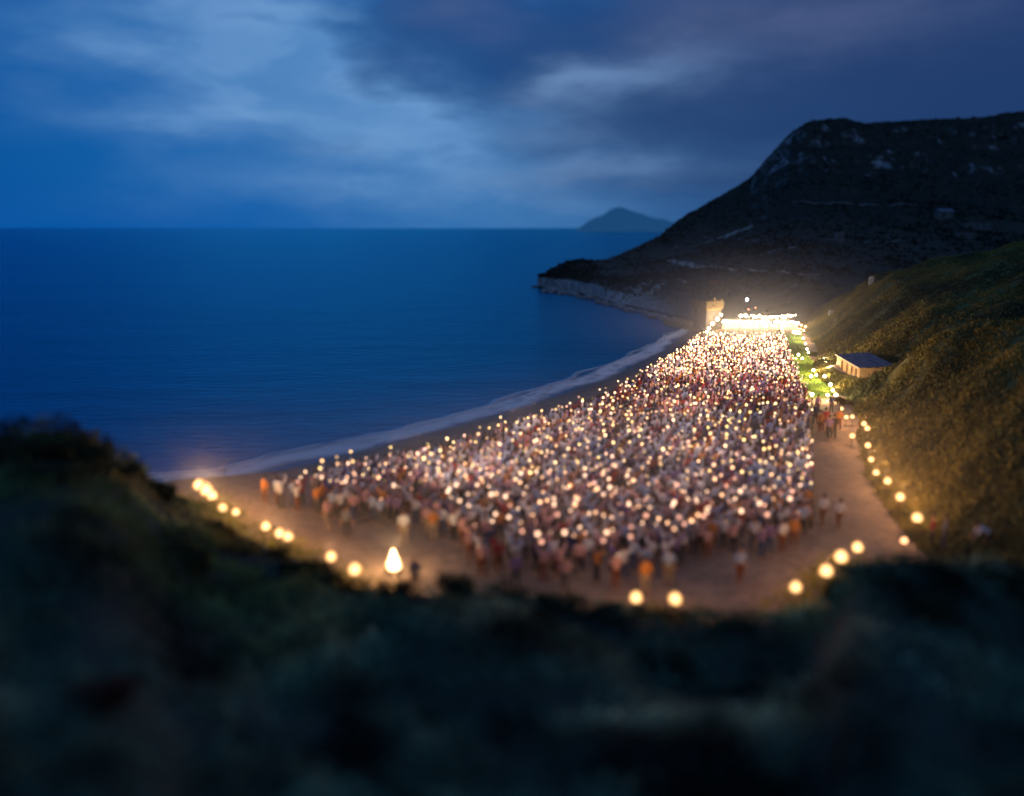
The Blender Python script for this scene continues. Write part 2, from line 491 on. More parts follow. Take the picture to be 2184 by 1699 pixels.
# ------------------------------------------------------------------ beach
base_pts = [(0, 17), (30, 19), (38, 20.2), (47, 22.3), (56, 25.6), (62, 28.2), (66, 29.4), (70, 30.2), (73, 30.6), (78, 31.2), (84, 32.6), (92, 35.6), (100, 39.2), (110, 41.5), (118, 43.5), (126, 46.0), (150, 55)]
def xb(Y): return np.interp(Y, [p[0] for p in base_pts], [p[1] for p in base_pts])
def beach_z(X, Y):
    d = np.asarray(X, float) - xs(Y)
    z = np.where(d < 0, d * .16, 1.2 * sstep(-1.2, 8.0, d) - 1.2 * sstep(-1.2, 8.0, 0))
    z = np.where(d < 0, z, z / (1 - float(sstep(-1.2, 8.0, 0))))
    return z
def beach_material():
    m, nt, b = new_mat('beach sand')
    pos = geopos(nt)
    s = nt.nodes.new('ShaderNodeSeparateXYZ'); nt.links.new(pos, s.inputs[0]); Z = E(nt, s.outputs[2])
    n = noise(nt, pos, .35, 6, .6); n2 = noise(nt, pos, 2.2, 5, .65); n3 = noise(nt, pos, 9, 3)
    c = mixc(nt, n.smooth(.35, .65), (.29, .21, .155), (.21, .15, .115))
    c = mixc(nt, n2.smooth(.42, .68) * .75, c, (.13, .095, .075))
    wet = Z.smooth(.55, .10)
    c = mixc(nt, wet * .75, c, (.075, .06, .055))
    nt.links.new(c, b.inputs['Base Color'])
    nt.links.new((wet * -.45 + .92).s, b.inputs['Roughness']); b.inputs['Specular IOR Level'].default_value = .3
    bump(nt, b, n2 * .6 + n3 * .35, .9, .12)
    return m
M['sand'] = beach_material()
Ys = np.linspace(18, 138, 300); T = np.linspace(0, 1, 190)
X0 = xs(Ys) - 8; X1 = xb(Ys) + 5
X = X0[:, None] + (X1 - X0)[:, None] * T[None]; Y = np.repeat(Ys[:, None], 190, 1)
Z = beach_z(X, Y) + .05 * fbm(X * .4, Y * .4, 4) * sstep(0, 4, X - xs(Y))
beach = link('beach', grid_mesh('beach', X, Y, Z), M['sand'], smooth=True); tag(beach, kind='structure')
def gz(x, y): return float(beach_z(np.array([x]), np.array([y]))[0])

# ------------------------------------------------------------------ leaf scatter
def scatter_leaves(name, C, size, tints, mat, per=1, stretch=2.0, up=.35, spread=0.0):
    """rhombic leaves around centres C (n,3); size (n,), tints (n,3)"""
    n = len(C) * per
    C = np.repeat(C, per, 0); size = np.repeat(size, per); tints = np.repeat(tints, per, 0)
    if spread: C = C + rng.normal(0, 1, (n, 3)) * np.array([1, 1, .6]) * spread * size[:, None]
    d = rng.normal(0, 1, (n, 3)); d[:, 2] += up * 2; d /= np.linalg.norm(d, axis=1, keepdims=True)
    a = rng.normal(0, 1, (n, 3)); s = np.cross(d, a); s /= np.linalg.norm(s, axis=1, keepdims=True) + 1e-9
    L = (size * rng.uniform(.6, 1.3, n))[:, None]; W = L / stretch
    nrm = np.cross(d, s)
    v = np.stack([C, C + d * L * .55 + s * W * .5 + nrm * L * .06, C + d * L, C + d * L * .55 - s * W * .5 + nrm * L * .06], 1).reshape(-1, 3)
    f = np.arange(4 * n).reshape(n, 4)
    t = tints * rng.uniform(.6, 1.35, (n, 1))
    cc = np.repeat(t, 4, 0).reshape(n, 4, 3); cc[:, 0] *= .6; cc[:, 2] *= 1.15
    return link(name, mesh_np(name, v, f, colors=np.clip(cc.reshape(-1, 3), 0, 1)), mat)

def palette(n, cols, weights=None):
    cols = np.array(cols); w = None if weights is None else np.array(weights) / sum(weights)
    return cols[rng.choice(len(cols), n, p=w)]

def ground_material(name, c0, c1, c2, scale):
    m, nt, b = new_mat(name)
    pos = geopos(nt)
    n = noise(nt, pos, scale, 6, .65); n2 = noise(nt, pos, scale * 7, 5, .7)
    c = mixc(nt, n.smooth(.35, .65), c0, c1); c = mixc(nt, n2.smooth(.5, .72) * .7, c, c2)
    nt.links.new(c, b.inputs['Base Color']); b.inputs['Roughness'].default_value = .95
    b.inputs['Specular IOR Level'].default_value = .1
    bump(nt, b, n2, .9, .4 / scale * .1)
    return m

# ------------------------------------------------------------------ foreground hillside
EDGE = [(-700, 900, 26), (-250, 905, 27), (0, 928, 28), (130, 926, 29), (210, 950, 30), (290, 992, 32), (340, 1030, 34), (420, 1080, 33), (490, 1125, 31.5), (560, 1158, 30.5), (650, 1190, 29), (690, 1225, 27.5),
        (740, 1262, 26.3), (900, 1275, 25.8), (1010, 1262, 25.8), (1100, 1272, 25.6), (1200, 1285, 25.3), (1300, 1303, 25), (1380, 1325, 24.6), (1500, 1333, 24.3), (1620, 1330, 24.3), (1720, 1318, 24.3), (1770, 1290, 23.5),
        (1800, 1248, 23), (1850, 1212, 23), (1950, 1200, 23.5), (2060, 1212, 24), (2184, 1222, 24.5), (2500, 1230, 24), (2900, 1230, 23)]
eu = []; ez = []; ed = []
for px, py, D in EDGE:
    u, e = ray(px, py); eu.append(u); ed.append(D); ez.append(CAMZ + e * D)
eu, ez, ed = map(np.array, (eu, ez, ed))
def fore_z(X, Y):
    X = np.asarray(X, float); Y = np.asarray(Y, float)
    u = X / np.maximum(Y, 2.5)
    D = np.interp(u, eu, ed); ze = np.interp(u, eu, ez)
    t = (Y - 2.0) / (D - 2.0)
    z = 7.2 + (ze - 7.2) * np.clip(t, 0, 1)
    z = z + .35 * np.sin(np.clip(t, 0, 1) * math.pi) * (vnoise(X * .2, Y * .2, 5) * 2)
    z = np.where(t < 0, 7.2 + np.minimum(-t * 4, 3), z)
    z = z + .6 * fbm(X * .45, Y * .45, 61, 3) * sstep(-.2, .15, t) * (1 - .8 * sstep(.75, 1.0, t))
    drop = np.clip(Y - D, 0, None)
    return z - drop * .9 - drop ** 2 * .10 + .22 * fbm(X * .5, Y * .5, 2) * sstep(-.1, .2, t)
X, Y = np.meshgrid(np.linspace(-48, 44, 230), np.linspace(-14, 44, 180))
M['hill_ground'] = ground_material('dark hillside ground', (.045, .075, .06), (.06, .055, .045), (.02, .035, .03), .5)
hill = link('hillside', grid_mesh('hillside', X, Y, fore_z(X, Y)), M['hill_ground'], smooth=True); tag(hill, kind='structure')

def hit(px, py, fn, d0=105., d1=470.):
    u, e = ray(px, py)
    D = np.linspace(d0, d1, 1500)
    z = fn(u * D, D); los = CAMZ + e * D
    k = np.argmax(z > los)
    if not (z > los).any(): k = len(D) - 1
    return Vector((u * D[k], D[k], float(z[k])))

# low scrub on that hillside, uncountable
n = 132000
Yq = rng.uniform(5, 36, n) ; Xq = rng.uniform(-1, 1, n) * np.maximum(Yq * .98, 4)
D = np.interp(Xq / np.maximum(Yq, 2.5), eu, ed)
ok = Yq < D + 2.5
clump = fbm(Xq * .45, Yq * .45, 31)
ok &= rng.uniform(-.55, .35, n) < clump
ok &= (Xq ** 2 + Yq ** 2) > 4.0
Xq, Yq, clump = Xq[ok], Yq[ok], clump[ok]
edge_f = sstep(3.0, 8.0, Yq)
hgt = (np.clip(clump + .35, 0, 1) * .75 + .08) * (.25 + .75 * edge_f)
Zq = fore_z(Xq, Yq) + rng.uniform(0, 1, len(Xq)) ** .6 * hgt
tone = np.clip(fbm(Xq * .35, Yq * .35, 77) * 1.3 + .42, 0, 1)[:, None]
tint = (1 - tone) * np.array([.03, .085, .065]) + tone * np.array([.17, .24, .16])
tint = tint * 1.12 * np.clip(1.0 + 3.2 * fbm(Xq * .55, Yq * .55, 123, 3) , .06, 3.0)[:, None]
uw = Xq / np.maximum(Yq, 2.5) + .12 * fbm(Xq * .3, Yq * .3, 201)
warm = (sstep(-.12, -.36, uw) * sstep(15, 23, Yq + 3 * fbm(Xq * .25, Yq * .25, 202)))[:, None]  # torch glow painted into the leaf tint on the left mound
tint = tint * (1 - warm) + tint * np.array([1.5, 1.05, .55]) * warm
brown = (fbm(Xq * .22 + 40, Yq * .22, 91) > .42)[:, None]
tint = np.where(brown, tint * np.array([1.2, .9, .8]), tint)
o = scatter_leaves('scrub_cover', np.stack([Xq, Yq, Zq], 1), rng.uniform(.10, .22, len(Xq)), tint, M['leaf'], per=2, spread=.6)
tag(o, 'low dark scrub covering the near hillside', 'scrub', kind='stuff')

def bush(name, label, cat, loc, size, leaves, cols, weights=None, leaf=.14, lobes=9, group=None, mat='leaf', stems=4):
    root = empty(name, loc); tag(root, label, cat, group)
    sx, sy, sz = size
    cs = []; rad = []
    for k in range(lobes):
        a = random.uniform(0, 2 * math.pi); r = random.uniform(.1, .62)
        cs.append((math.cos(a) * r * sx, math.sin(a) * r * sy, sz * random.uniform(.05, .55))); rad.append(random.uniform(.28, .5))
    cs = np.array(cs); rad = np.array(rad)
    k = rng.integers(0, lobes, leaves)
    d = rng.normal(0, 1, (leaves, 3)); d /= np.linalg.norm(d, axis=1, keepdims=True)
    p = cs[k] + d * (rad[k] * rng.uniform(.55, 1.05, leaves))[:, None] * np.array([sx, sy, sz * .75])
    p = p[p[:, 2] > .02]
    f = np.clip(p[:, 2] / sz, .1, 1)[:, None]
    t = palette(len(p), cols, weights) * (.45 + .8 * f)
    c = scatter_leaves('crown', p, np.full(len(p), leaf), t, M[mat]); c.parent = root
    b = BM()
    for s_ in range(stems):
        tip = cs[s_ % lobes]
        b.tube([(random.uniform(-.05, .05) * sx, random.uniform(-.05, .05) * sy, -.5), (tip[0] * .35, tip[1] * .35, tip[2] * .5), tuple(tip)], [.06 * sz, .04 * sz, .015 * sz], 6)
    b.build('trunk', M['trunk'], root)
    return root

GREENS = [(.06, .08, .045), (.085, .10, .04), (.05, .065, .05), (.10, .095, .04)]
def on_hill(px, py, D):
    p = at_depth(px, py, D); p.z = float(fore_z(np.array([p.x]), np.array([p.y]))[0]) - .2; return p
for args in (
    ('large dark rounded bush crowning the mound at the far left, against the sea', (95, 955, 26.5), (2.3, 2.0, .95), 4500),
    ('dense bush on the slope of the left mound, just below the shoreline torches', (245, 1003, 28.0), (1.2, 1.1, .8), 2600),
    ('bush at the foot of the left mound, lit yellow by the three paired torches', (515, 1180, 29.0), (1.0, .9, .55), 2200),
    ('bush lit from behind by the torches left of the bonfire', (660, 1238, 26.6), (1.1, 1.0, .65), 2400),
    ('small dark round bush on the brow right of the bonfire', (965, 1262, 25.2), (.95, .95, 1.15), 2400),
    ('low wide dark bush on the brow below the middle of the crowd', (1150, 1290, 24.6), (2.4, 1.2, .55), 2600),
    ('big black bush mound at the right, behind the row of three torches', (1905, 1222, 22.3), (1.3, 1.2, .7), 3600),
    ('broad black bush at the right edge under the hillside visitors', (2120, 1235, 23), (2.8, 1.8, .75), 4200),
    ('small yellow-rimmed bush between the paler torch and the single midway torch', (455, 1128, 30.0), (.8, .7, .75), 1700),
    ('bush lump on the left brow, just under the single midway torch', (575, 1178, 28.6), (.75, .7, .6), 1600),
    ('bush lump on the left brow, right below the close pair of torches', (632, 1200, 27.6), (.7, .6, .62), 1600),
    ('yellow-lit bush lump right under the torch nearest the bonfire', (742, 1272, 25.8), (.9, .7, .5), 1700),
    ('bush lump on the seaward shoulder of the left mound', (335, 1052, 31.5), (1.0, .8, .75), 1900),
    ('dark round bush on the brow, left under the left middle torch', (1315, 1318, 24.2), (.8, .7, .6), 1700),
    ('low dark bush on the brow just right of the round bush', (1065, 1288, 24.9), (.9, .8, .55), 1700),
    ('ragged low bush on the brow between the middle torches and the pale torch', (1565, 1340, 23.8), (1.2, .8, .4), 1800),
    ('dark bush at the left end of the black mound, below three torches', (1790, 1262, 22.8), (.8, .7, .65), 1900),
    ('dark bush in the middle of the black mound', (1990, 1222, 22.8), (1.1, .9, .6), 2200),
    ('round leafy bush on the shoulder of the left mound, beside the shoreline glow', (170, 965, 27.0), (1.3, 1.2, .9), 2600),
    ('leafy bush low on the left mound, well below its crest', (120, 1090, 24.0), (1.5, 1.3, .9), 2600),
    ('leafy bush in the hollow under the left torch line', (400, 1190, 24.5), (1.3, 1.1, .8), 2400),
    ('rounded bush on the near slope below the two middle torches', (1420, 1400, 21.0), (1.2, 1.0, .7), 2200),
    ('rounded bush topping the black mound at the right', (1850, 1216, 22.6), (.9, .9, .6), 2200),
    ('leafy bush on the front face of the black mound', (1960, 1330, 20.0), (1.3, 1.1, .8), 2400),
    ('yellow-lit low bush under the single pale torch', (1735, 1330, 24), (.6, .6, .45), 1300)):
    lab, pos, size, nl = args
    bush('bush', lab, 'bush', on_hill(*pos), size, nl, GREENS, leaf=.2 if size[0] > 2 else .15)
p = hit(225, 1510, fore_z, 5, 30); p.z = float(fore_z(np.array([p.x]), np.array([p.y]))[0])
bush('dead_shrub', 'reddish brown withered shrub low on the near slope at bottom left', 'shrub', p, (1.0, .7, .7), 1300, [(.13, .05, .04), (.10, .045, .04), (.07, .035, .03)], leaf=.1, lobes=6)
def spiky(px, py, D, h, label):
    p = on_hill(px, py, D); root = empty('spiky_plant', p); tag(root, label, 'plant')
    C = np.zeros((70, 3)); C[:, 2] = rng.uniform(.1, h * .55, 70); C[:, :2] = rng.normal(0, .06, (70, 2))
    c = scatter_leaves('foliage', C, np.full(70, h * .55), palette(70, GREENS), M['leaf'], stretch=7, up=.9); c.parent = root
    BM().tube([(0, 0, -.3), (0, 0, h * .6)], [.05, .03], 6).build('stem', M['trunk'], root)
spiky(818, 1262, 25.6, .85, 'spiky dark plant just left below the bonfire')
spiky(858, 1258, 25.6, .95, 'taller spiky dark plant just right below the bonfire')

# ------------------------------------------------------------------ right hillside
fD = np.array([-5, 0, 2, 5.6, 10.7, 20, 34, 60, 90]); fZ = np.array([-.8, 0, 1.1, 3.7, 6.9, 9.6, 12.6, 17.0, 21])
def right_z(X, Y):
    X = np.asarray(X, float); Y = np.asarray(Y, float)
    wob = 1.6 * fbm(Y * .09, X * .05, 12)
    d = X - xb(Y) - wob * sstep(0, 6, X - xb(Y))
    z = 1.15 + np.interp(d, fD, fZ) * (.80 + .20 * sstep(85, 120, Y))
    # spur running up behind the barn
    t = (X - 33) / 14.0
    yc = 69.5 - 5.5 * np.clip(t, 0, 1.5) + 1.0 * vnoise(X * .3, X * 0, 3)
    z = z + 1.7 * np.exp(-((Y - yc) / 3.4) ** 2) * sstep(0, .25, t) * (1 - .5 * sstep(.6, 1.6, t))
    z = z - 1.6 * np.exp(-((Y - yc - 10) / 6.0) ** 2) * sstep(.05, .35, t)
    # level ground for the barn
    hb = np.exp(-(((X - 34.4) / 2.9) ** 4 + ((Y - 78.6) / 5.6) ** 4)); z = z * (1 - hb) + 2.05 * hb
    # beyond the crest the slope falls away
    cy = 128 + 3 * vnoise(X * .1, X * 0, 21)
    k = sstep(0, 45, Y - cy)
    z = z * (1 - k) + 1.0 * k
    g = sstep(0, 3, d)
    gl = (X * .8 + Y * .6); ac = (X * -.6 + Y * .8)
    z = z + g * (.55 * fbm(gl * .07, ac * .32, 55) * 1.6 + .35 * fbm(X * .6, Y * .6, 8))
    return np.where(d < -.5, np.minimum(z, .6), z)
Ys = np.concatenate([np.linspace(24, 128, 340), np.linspace(129, 185, 50)]); T = np.linspace(0, 1, 230) ** 1.35
X0 = xb(Ys) - 1.5; X1 = np.maximum(.85 * Ys, xb(Ys) + 20) + 8
X = X0[:, None] + (X1 - X0)[:, None] * T[None]; Y = np.repeat(Ys[:, None], len(T), 1)
M['scrub_ground'] = ground_material('scrubby hillside', (.17, .15, .055), (.12, .125, .05), (.055, .06, .03), .35)
rh = link('scrub_slope', grid_mesh('scrub_slope', X, Y, right_z(X, Y)), M['scrub_ground'], smooth=True); tag(rh, kind='structure')
n = 165000
Yq = 26 + (rng.uniform(0, 1, n) ** 1.0) * 106; Xq = xb(Yq) - .5 + rng.uniform(0, 1, n) ** 1.5 * (np.maximum(.92 * Yq - xb(Yq), 16))
gl = (Xq * .8 + Yq * .6); ac = (Xq * -.6 + Yq * .8)
cl = fbm(gl * .10, ac * .75, 66)
ok = rng.uniform(-.5, .3, n) < cl
ok &= ~((abs(Xq - 34.4) < 2.6) & (abs(Yq - 78.4) < 5.0))
Xq, Yq, cl, gl, ac = Xq[ok], Yq[ok], cl[ok], gl[ok], ac[ok]
sz = rng.uniform(.14, .32, len(Xq)) * (1 + .5 * np.clip(cl, 0, 1))
tone = np.clip(fbm(Xq * .1, Yq * .1, 71) + .5 + .9 * fbm(gl * .06, ac * .5, 19), 0, 1)[:, None]
tint = (1 - tone) * np.array([.065, .08, .042]) + tone * np.array([.27, .22, .06])
o = scatter_leaves('scrub_tufts', np.stack([Xq, Yq, right_z(Xq, Yq) + .02], 1), sz, tint, M['scrub'], per=6, stretch=2.4, up=.7, spread=.35)
tag(o, 'dry yellow-green scrub covering the right hillside', 'scrub', kind='stuff')

# ------------------------------------------------------------------ mountain, cape
CREST = [(1147, 619, 224, 222), (1152, 606, 231, 221), (1168, 590, 240, 217), (1220, 561, 255, 205), (1262, 556, 262, 192), (1300, 551, 268, 176), (1345, 530, 285, 166), (1400, 505, 305, 155), (1440, 478, 322, 146), (1500, 438, 350, 139),
         (1560, 406, 368, 136), (1600, 384, 385, 132), (1630, 346, 398, 130), (1660, 312, 405, 130), (1690, 282, 412, 130), (1720, 262, 420, 130), (1760, 253, 424, 132), (1795, 250, 428, 134), (1850, 262, 430, 136), (1930, 257, 434, 140), (2000, 252, 438, 142), (2090, 248, 442, 145), (2184, 238, 450, 150), (2400, 236, 450, 160), (2700, 300, 440, 160)]
cu = []; ce = []; cd = []; cs_ = []
for px, py, c, s in CREST:
    u, e = ray(px, py); cu.append(u); ce.append(CAMZ + e * c); cd.append(c); cs_.append(s)
cu, ce, cd, cs_ = map(np.array, (cu, ce, cd, cs_))
def mount_z(X, Y, detail=True):
    X = np.asarray(X, float); Y = np.asarray(Y, float)
    u = X / Y
    zc = np.interp(u, cu, ce); c = np.interp(u, cu, cd); s = np.interp(u, cu, cs_)
    s = s + 2.5 * vnoise(X * .12, Y * .12, 5) + 1.2 * vnoise(X * .5, Y * .5, 6)
    t = (Y - s) / (c - s)
    tc_ = np.clip(t, 0, 1)
    cliff = np.interp(u, [ray(1150, 600)[0], ray(1260, 600)[0], ray(1340, 600)[0], ray(1500, 600)[0]], [2.6, 3.0, 1.6, 1.4])
    z = cliff * sstep(0, .03, t) + (zc - cliff) * (.30 * tc_ + .70 * tc_ ** 2.2)
    if detail:
        amp = sstep(.02, .3, t) * (1 - .45 * sstep(.9, 1.0, t))
        z = z + amp * (3.2 * fbm(X * .018, Y * .018, 40) + 1.0 * fbm(X * .12, Y * .12, 41, 3))
        z = z + .5 * fbm(X * .55, Y * .55, 44, 3) * sstep(0, .05, t)
        # escarpment below the upper plateau
        band = sstep(.62, .72, t) * sstep(.30, .36, u)
        z = z + band * 9.0 * np.abs(fbm(X * .05, Y * .03, 47))* (1 - sstep(.92, 1, t))
    z = np.where(t < 0, t * 30, z)
    return np.where(t > 1, zc - (Y - c) * .35 - 0.002 * (Y - c) ** 2, z)
uu = np.linspace(cu[0], .80, 330); tt = np.concatenate([np.linspace(-.03, .12, 60), np.linspace(.125, 1.0, 190), np.linspace(1.01, 1.3, 14)])
C = np.interp(uu, cu, cd); S = np.interp(uu, cu, cs_)
Y = S[None] + (C - S)[None] * tt[:, None]; X = Y * uu[None]
def mountain_material():
    m, nt, b = new_mat('scrub mountain')
    pos = geopos(nt)
    s = nt.nodes.new('ShaderNodeSeparateXYZ'); nt.links.new(pos, s.inputs[0]); Z = E(nt, s.outputs[2])
    nrm = nt.nodes.new('ShaderNodeNewGeometry'); sn = nt.nodes.new('ShaderNodeSeparateXYZ'); nt.links.new(nrm.outputs['Normal'], sn.inputs[0]); NZ = E(nt, sn.outputs[2]); XX = E(nt, s.outputs[0])
    n = noise(nt, pos, .06, 6, .65); n2 = noise(nt, pos, .5, 6, .7)
    c = mixc(nt, n.smooth(.4, .65), (.028, .034, .030), (.048, .046, .036))
    c = mixc(nt, n2.smooth(.5, .7) * .7, c, (.032, .036, .028))
    c = mixc(nt, Z.smooth(24, 5) * .55, c, (.10, .09, .075))  # stage haze painted in: lower plain coloured paler and browner
    rocky = (NZ.smooth(.86, .6) * noise(nt, pos, .25, 5).smooth(.4, .6)).mn(1.0)
    c = mixc(nt, rocky * .85, c, (.48, .48, .52))
    low = (Z + n2 * 2.0).smooth(4.4, 2.4) * XX.smooth(33, 24)
    rockc = mixc(nt, n2.smooth(.35, .65), (.60, .53, .49), (.24, .215, .2))
    c = mixc(nt, low, c, rockc)
    c = mixc(nt, Z.smooth(.55, .2), c, (.03, .03, .03))
    nt.links.new(c, b.inputs['Base Color']); b.inputs['Roughness'].default_value = .95
    b.inputs['Specular IOR Level'].default_value = .1
    bump(nt, b, n2, 1.0, .5)
    return m
M['mountain'] = mountain_material()
mt = link('mountain', grid_mesh('mountain', X, Y, mount_z(X, Y)), M['mountain'], smooth=True); tag(mt, kind='structure')
n = 26000
ui = rng.uniform(cu[1], .72, n); ti = rng.uniform(.06, .99, n) ** 1.4
Ci = np.interp(ui, cu, cd); Si = np.interp(ui, cu, cs_)
Yq = Si + (Ci - Si) * ti; Xq = ui * Yq
ok = (rng.uniform(-.5, .3, n) < fbm(Xq * .07, Yq * .07, 14)) & (rng.uniform(0, 1, n) < sstep(.0, .35, ti))
Xq, Yq = Xq[ok], Yq[ok]
tint = palette(len(Xq), [(.026, .032, .022), (.036, .038, .026), (.022, .027, .021)])
o = scatter_leaves('mountain_scrub', np.stack([Xq, Yq, mount_z(Xq, Yq) - .05], 1), rng.uniform(.3, .9, len(Xq)), tint, M['scrub'], per=6, stretch=1.5, up=.6, spread=.4)
tag(o, 'dark scrub and bushes covering the mountain', 'scrub', kind='stuff')

def ribbon(name, pts, widths, fn, mat, lift=.12, seed=0):
    pts = [hit(x, y, fn) for x, y in pts]
    P2 = np.array([[p.x, p.y] for p in pts]); s = np.r_[0, np.cumsum(np.linalg.norm(np.diff(P2, axis=0), axis=1))]
    q = np.linspace(0, s[-1], max(20, int(s[-1] / 1.0)))
    cx = np.interp(q, s, P2[:, 0]); cy = np.interp(q, s, P2[:, 1])
    ker = np.ones(5) / 5
    if len(cx) > 12:
        cx[2:-2] = np.convolve(cx, ker, 'valid'); cy[2:-2] = np.convolve(cy, ker, 'valid')
    tx, ty = np.gradient(cx), np.gradient(cy); L = np.hypot(tx, ty) + 1e-6
    w = np.interp(q, np.linspace(0, s[-1], len(widths)), widths) * (1 + .5 * fbm(q * .3, q * 0, seed))
    T = np.linspace(-.5, .5, 5)
    X = cx[:, None] - (ty / L * w)[:, None] * T; Y = cy[:, None] + (tx / L * w)[:, None] * T
    Z = fn(X, Y) + lift
    o = link(name, grid_mesh(name, X, Y, Z), mat, smooth=True); tag(o, kind='structure'); return o
M['track'] = ground_material('dusty track', (.42, .38, .33), (.30, .27, .24), (.17, .155, .14), .3)
M['strip_field'] = ground_material('pale grass strip', (.30, .31, .24), (.22, .23, .18), (.12, .12, .09), .3)
M['track_dim'] = ground_material('faint track', (.16, .15, .14), (.10, .095, .09), (.05, .05, .05), .2)
ribbon('dirt_track', [(1415, 558), (1450, 563), (1480, 572), (1530, 573), (1600, 577), (1660, 581), (1720, 590)], [.8, 2.4, 3.2, 1.9, 1.3, 1.0, .8], mount_z, M['track'], .25, 3)
ribbon('dirt_track', [(1440, 530), (1500, 522), (1550, 505), (1600, 487), (1606, 484)], [1, 1.4, 2.2, 2.8, 1.5], mount_z, M['track'], .3, 5)
ribbon('dirt_track', [(1500, 506), (1580, 512), (1660, 510), (1740, 516), (1790, 516), (1900, 520), (1960, 515)], [1.2, 1.7, 1.7, 1.6, 1.2, 1, .8], mount_z, M['track_dim'], .3, 6)
ribbon('dirt_track', [(1690, 434), (1760, 438), (1850, 440), (1960, 440)], [1, 1.8, 1.8, 1], mount_z, M['track_dim'], .4, 7)
ribbon('dirt_track', [(1620, 548), (1660, 535), (1700, 528)], [.8, 1, .8], mount_z, M['track'], .25, 9)
ribbon('dirt_track', [(1640, 640), (1680, 622), (1700, 606)], [.5, .7, .5], mount_z, M['track_dim'], .2, 8)
ribbon('terrace_strip', [(1344, 637), (1360, 618), (1382, 601), (1398, 600)], [1.5, 2.4, 2.2, 1], mount_z, M['strip_field'], .2, 10)
ribbon('terrace_strip', [(1374, 637), (1396, 622), (1412, 603), (1418, 599)], [1.0, 1.6, 2.2, 1], mount_z, M['strip_field'], .2, 11)
ribbon('dirt_track', [(1438, 598), (1462, 601), (1470, 604)], [.8, 1.2, .6], mount_z, M['track'], .2, 12)

# island on the horizon
ISL = [(1225, 491), (1240, 478), (1262, 463), (1285, 455), (1300, 444), (1318, 437), (1330, 436), (1345, 442), (1362, 450), (1380, 458), (1400, 459), (1415, 459), (1432, 466), (1446, 477), (1462, 491)]
DI = 3600.0
iu = np.array([ray(x, y)[0] for x, y in ISL]) * DI; iz = np.array([CAMZ + ray(x, y)[1] * DI for x, y in ISL])
Xg = np.linspace(iu[0] - 30, iu[-1] + 30, 160); Tg = np.linspace(-1, 1, 50)
h = np.interp(Xg, iu, iz - iz.min(), left=0, right=0)
X = np.repeat(Xg[None], 50, 0); Y = DI + Tg[:, None] * 260 + 0 * X
Z = h[None] * (1 - np.abs(Tg) ** 1.4)[:, None] - 4 + 14 * fbm(X * .012, Y * .012, 3) * (1 - np.abs(Tg))[:, None] * (h[None] > 4)
def island_material():
    m, nt, b = new_mat('island slopes')
    n = noise(nt, geopos(nt), .01, 5)
    nt.links.new(mixc(nt, n.smooth(.3, .7), (.015, .022, .02), (.03, .035, .03)), b.inputs['Base Color'])
    b.inputs['Roughness'].default_value = 1; b.inputs['Specular IOR Level'].default_value = 0
    # blue veil of distant dusk haze, painted on as a surface glow
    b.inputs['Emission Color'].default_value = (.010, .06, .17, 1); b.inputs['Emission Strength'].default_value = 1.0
    return m
isl = link('island', grid_mesh('island', X, Y, Z), island_material(), smooth=True); tag(isl, kind='structure')

# shore rocks
def boulder_mesh(seed):
    bm = bmesh.new(); bmesh.ops.create_icosphere(bm, subdivisions=3, radius=1)
    rs = random.Random(seed); planes = [Vector((rs.gauss(0, 1), rs.gauss(0, 1), rs.gauss(0, 1))).normalized() for _ in range(9)]
    for v in bm.verts:
        for p in planes:
            d = v.co.dot(p) - .72
            if d > 0: v.co -= p * d * .9
        v.co *= 1 + .08 * math.sin(v.co.x * 7 + seed) * math.sin(v.co.y * 6)
        v.co.z *= .7
    me = bpy.data.meshes.new('boulder'); bm.to_mesh(me); bm.free(); return me
BMESH = [boulder_mesh(k) for k in range(5)]
SHL = [(1160, 622), (1190, 627), (1225, 632), (1262, 640), (1295, 650), (1330, 660), (1365, 669), (1400, 678), (1432, 688), (1462, 695)]
for k in range(46):
    f = k / 45 * (len(SHL) - 1); i = min(int(f), len(SHL) - 2); f -= i
    px = SHL[i][0] * (1 - f) + SHL[i + 1][0] * f; py = SHL[i][1] * (1 - f) + SHL[i + 1][1] * f
    p = P(px + random.uniform(-5, 5), py - random.uniform(0, 4), .15)
    o = link('boulder', BMESH[k % 5], M['rock']); o.location = p
    s = random.uniform(.4, 1.1) * (1.5 if px < 1270 else 1); o.scale = (s * 1.3, s, s); o.rotation_euler = (0, 0, random.uniform(0, 6))
    near_cape = px < 1280
    tag(o, 'grey boulder at the foot of the cape cliff' if near_cape else 'grey boulder on the waterline between the cape and the tower', 'boulder', 'boulders under the cape cliff' if near_cape else 'boulders along the far waterline')
o = link('boulder', BMESH[2], M['rock']); o.location = P(1143, 612, .1); o.scale = (1.7, 1, .6); tag(o, 'lone flat skerry in the water off the cape tip', 'rock')

# stone breakwater between shore and tower
root = empty('breakwater', P(1470, 688, .5)); tag(root, 'brown rubble stone breakwater running from the water to the tower', 'breakwater')
a = P(1432, 684, 0.6); b_ = P(1505, 702, .6)
ax = (b_ - a); L = ax.length; dirv = ax.normalized()
nn = 60; T = np.linspace(0, 1, nn); prof = [(-1.6, -1.0), (-1.2, .55), (-.8, 1.0), (.8, 1.15), (1.2, .7), (1.7, -1.0)]
Xv = np.zeros((nn, 6)); Yv = Xv.copy(); Zv = Xv.copy()
for j, (o_, zz) in enumerate(prof):
    Xv[:, j] = a.x + ax.x * T - dirv.y * o_ + .3 * fbm(T * 30, T * 0 + j, 2); Yv[:, j] = a.y + ax.y * T + dirv.x * o_ + .3 * fbm(T * 30, T * 0 + j, 3)
    Zv[:, j] = zz * .95 + .35 * fbm(T * 22, T * 0 + j, 4)
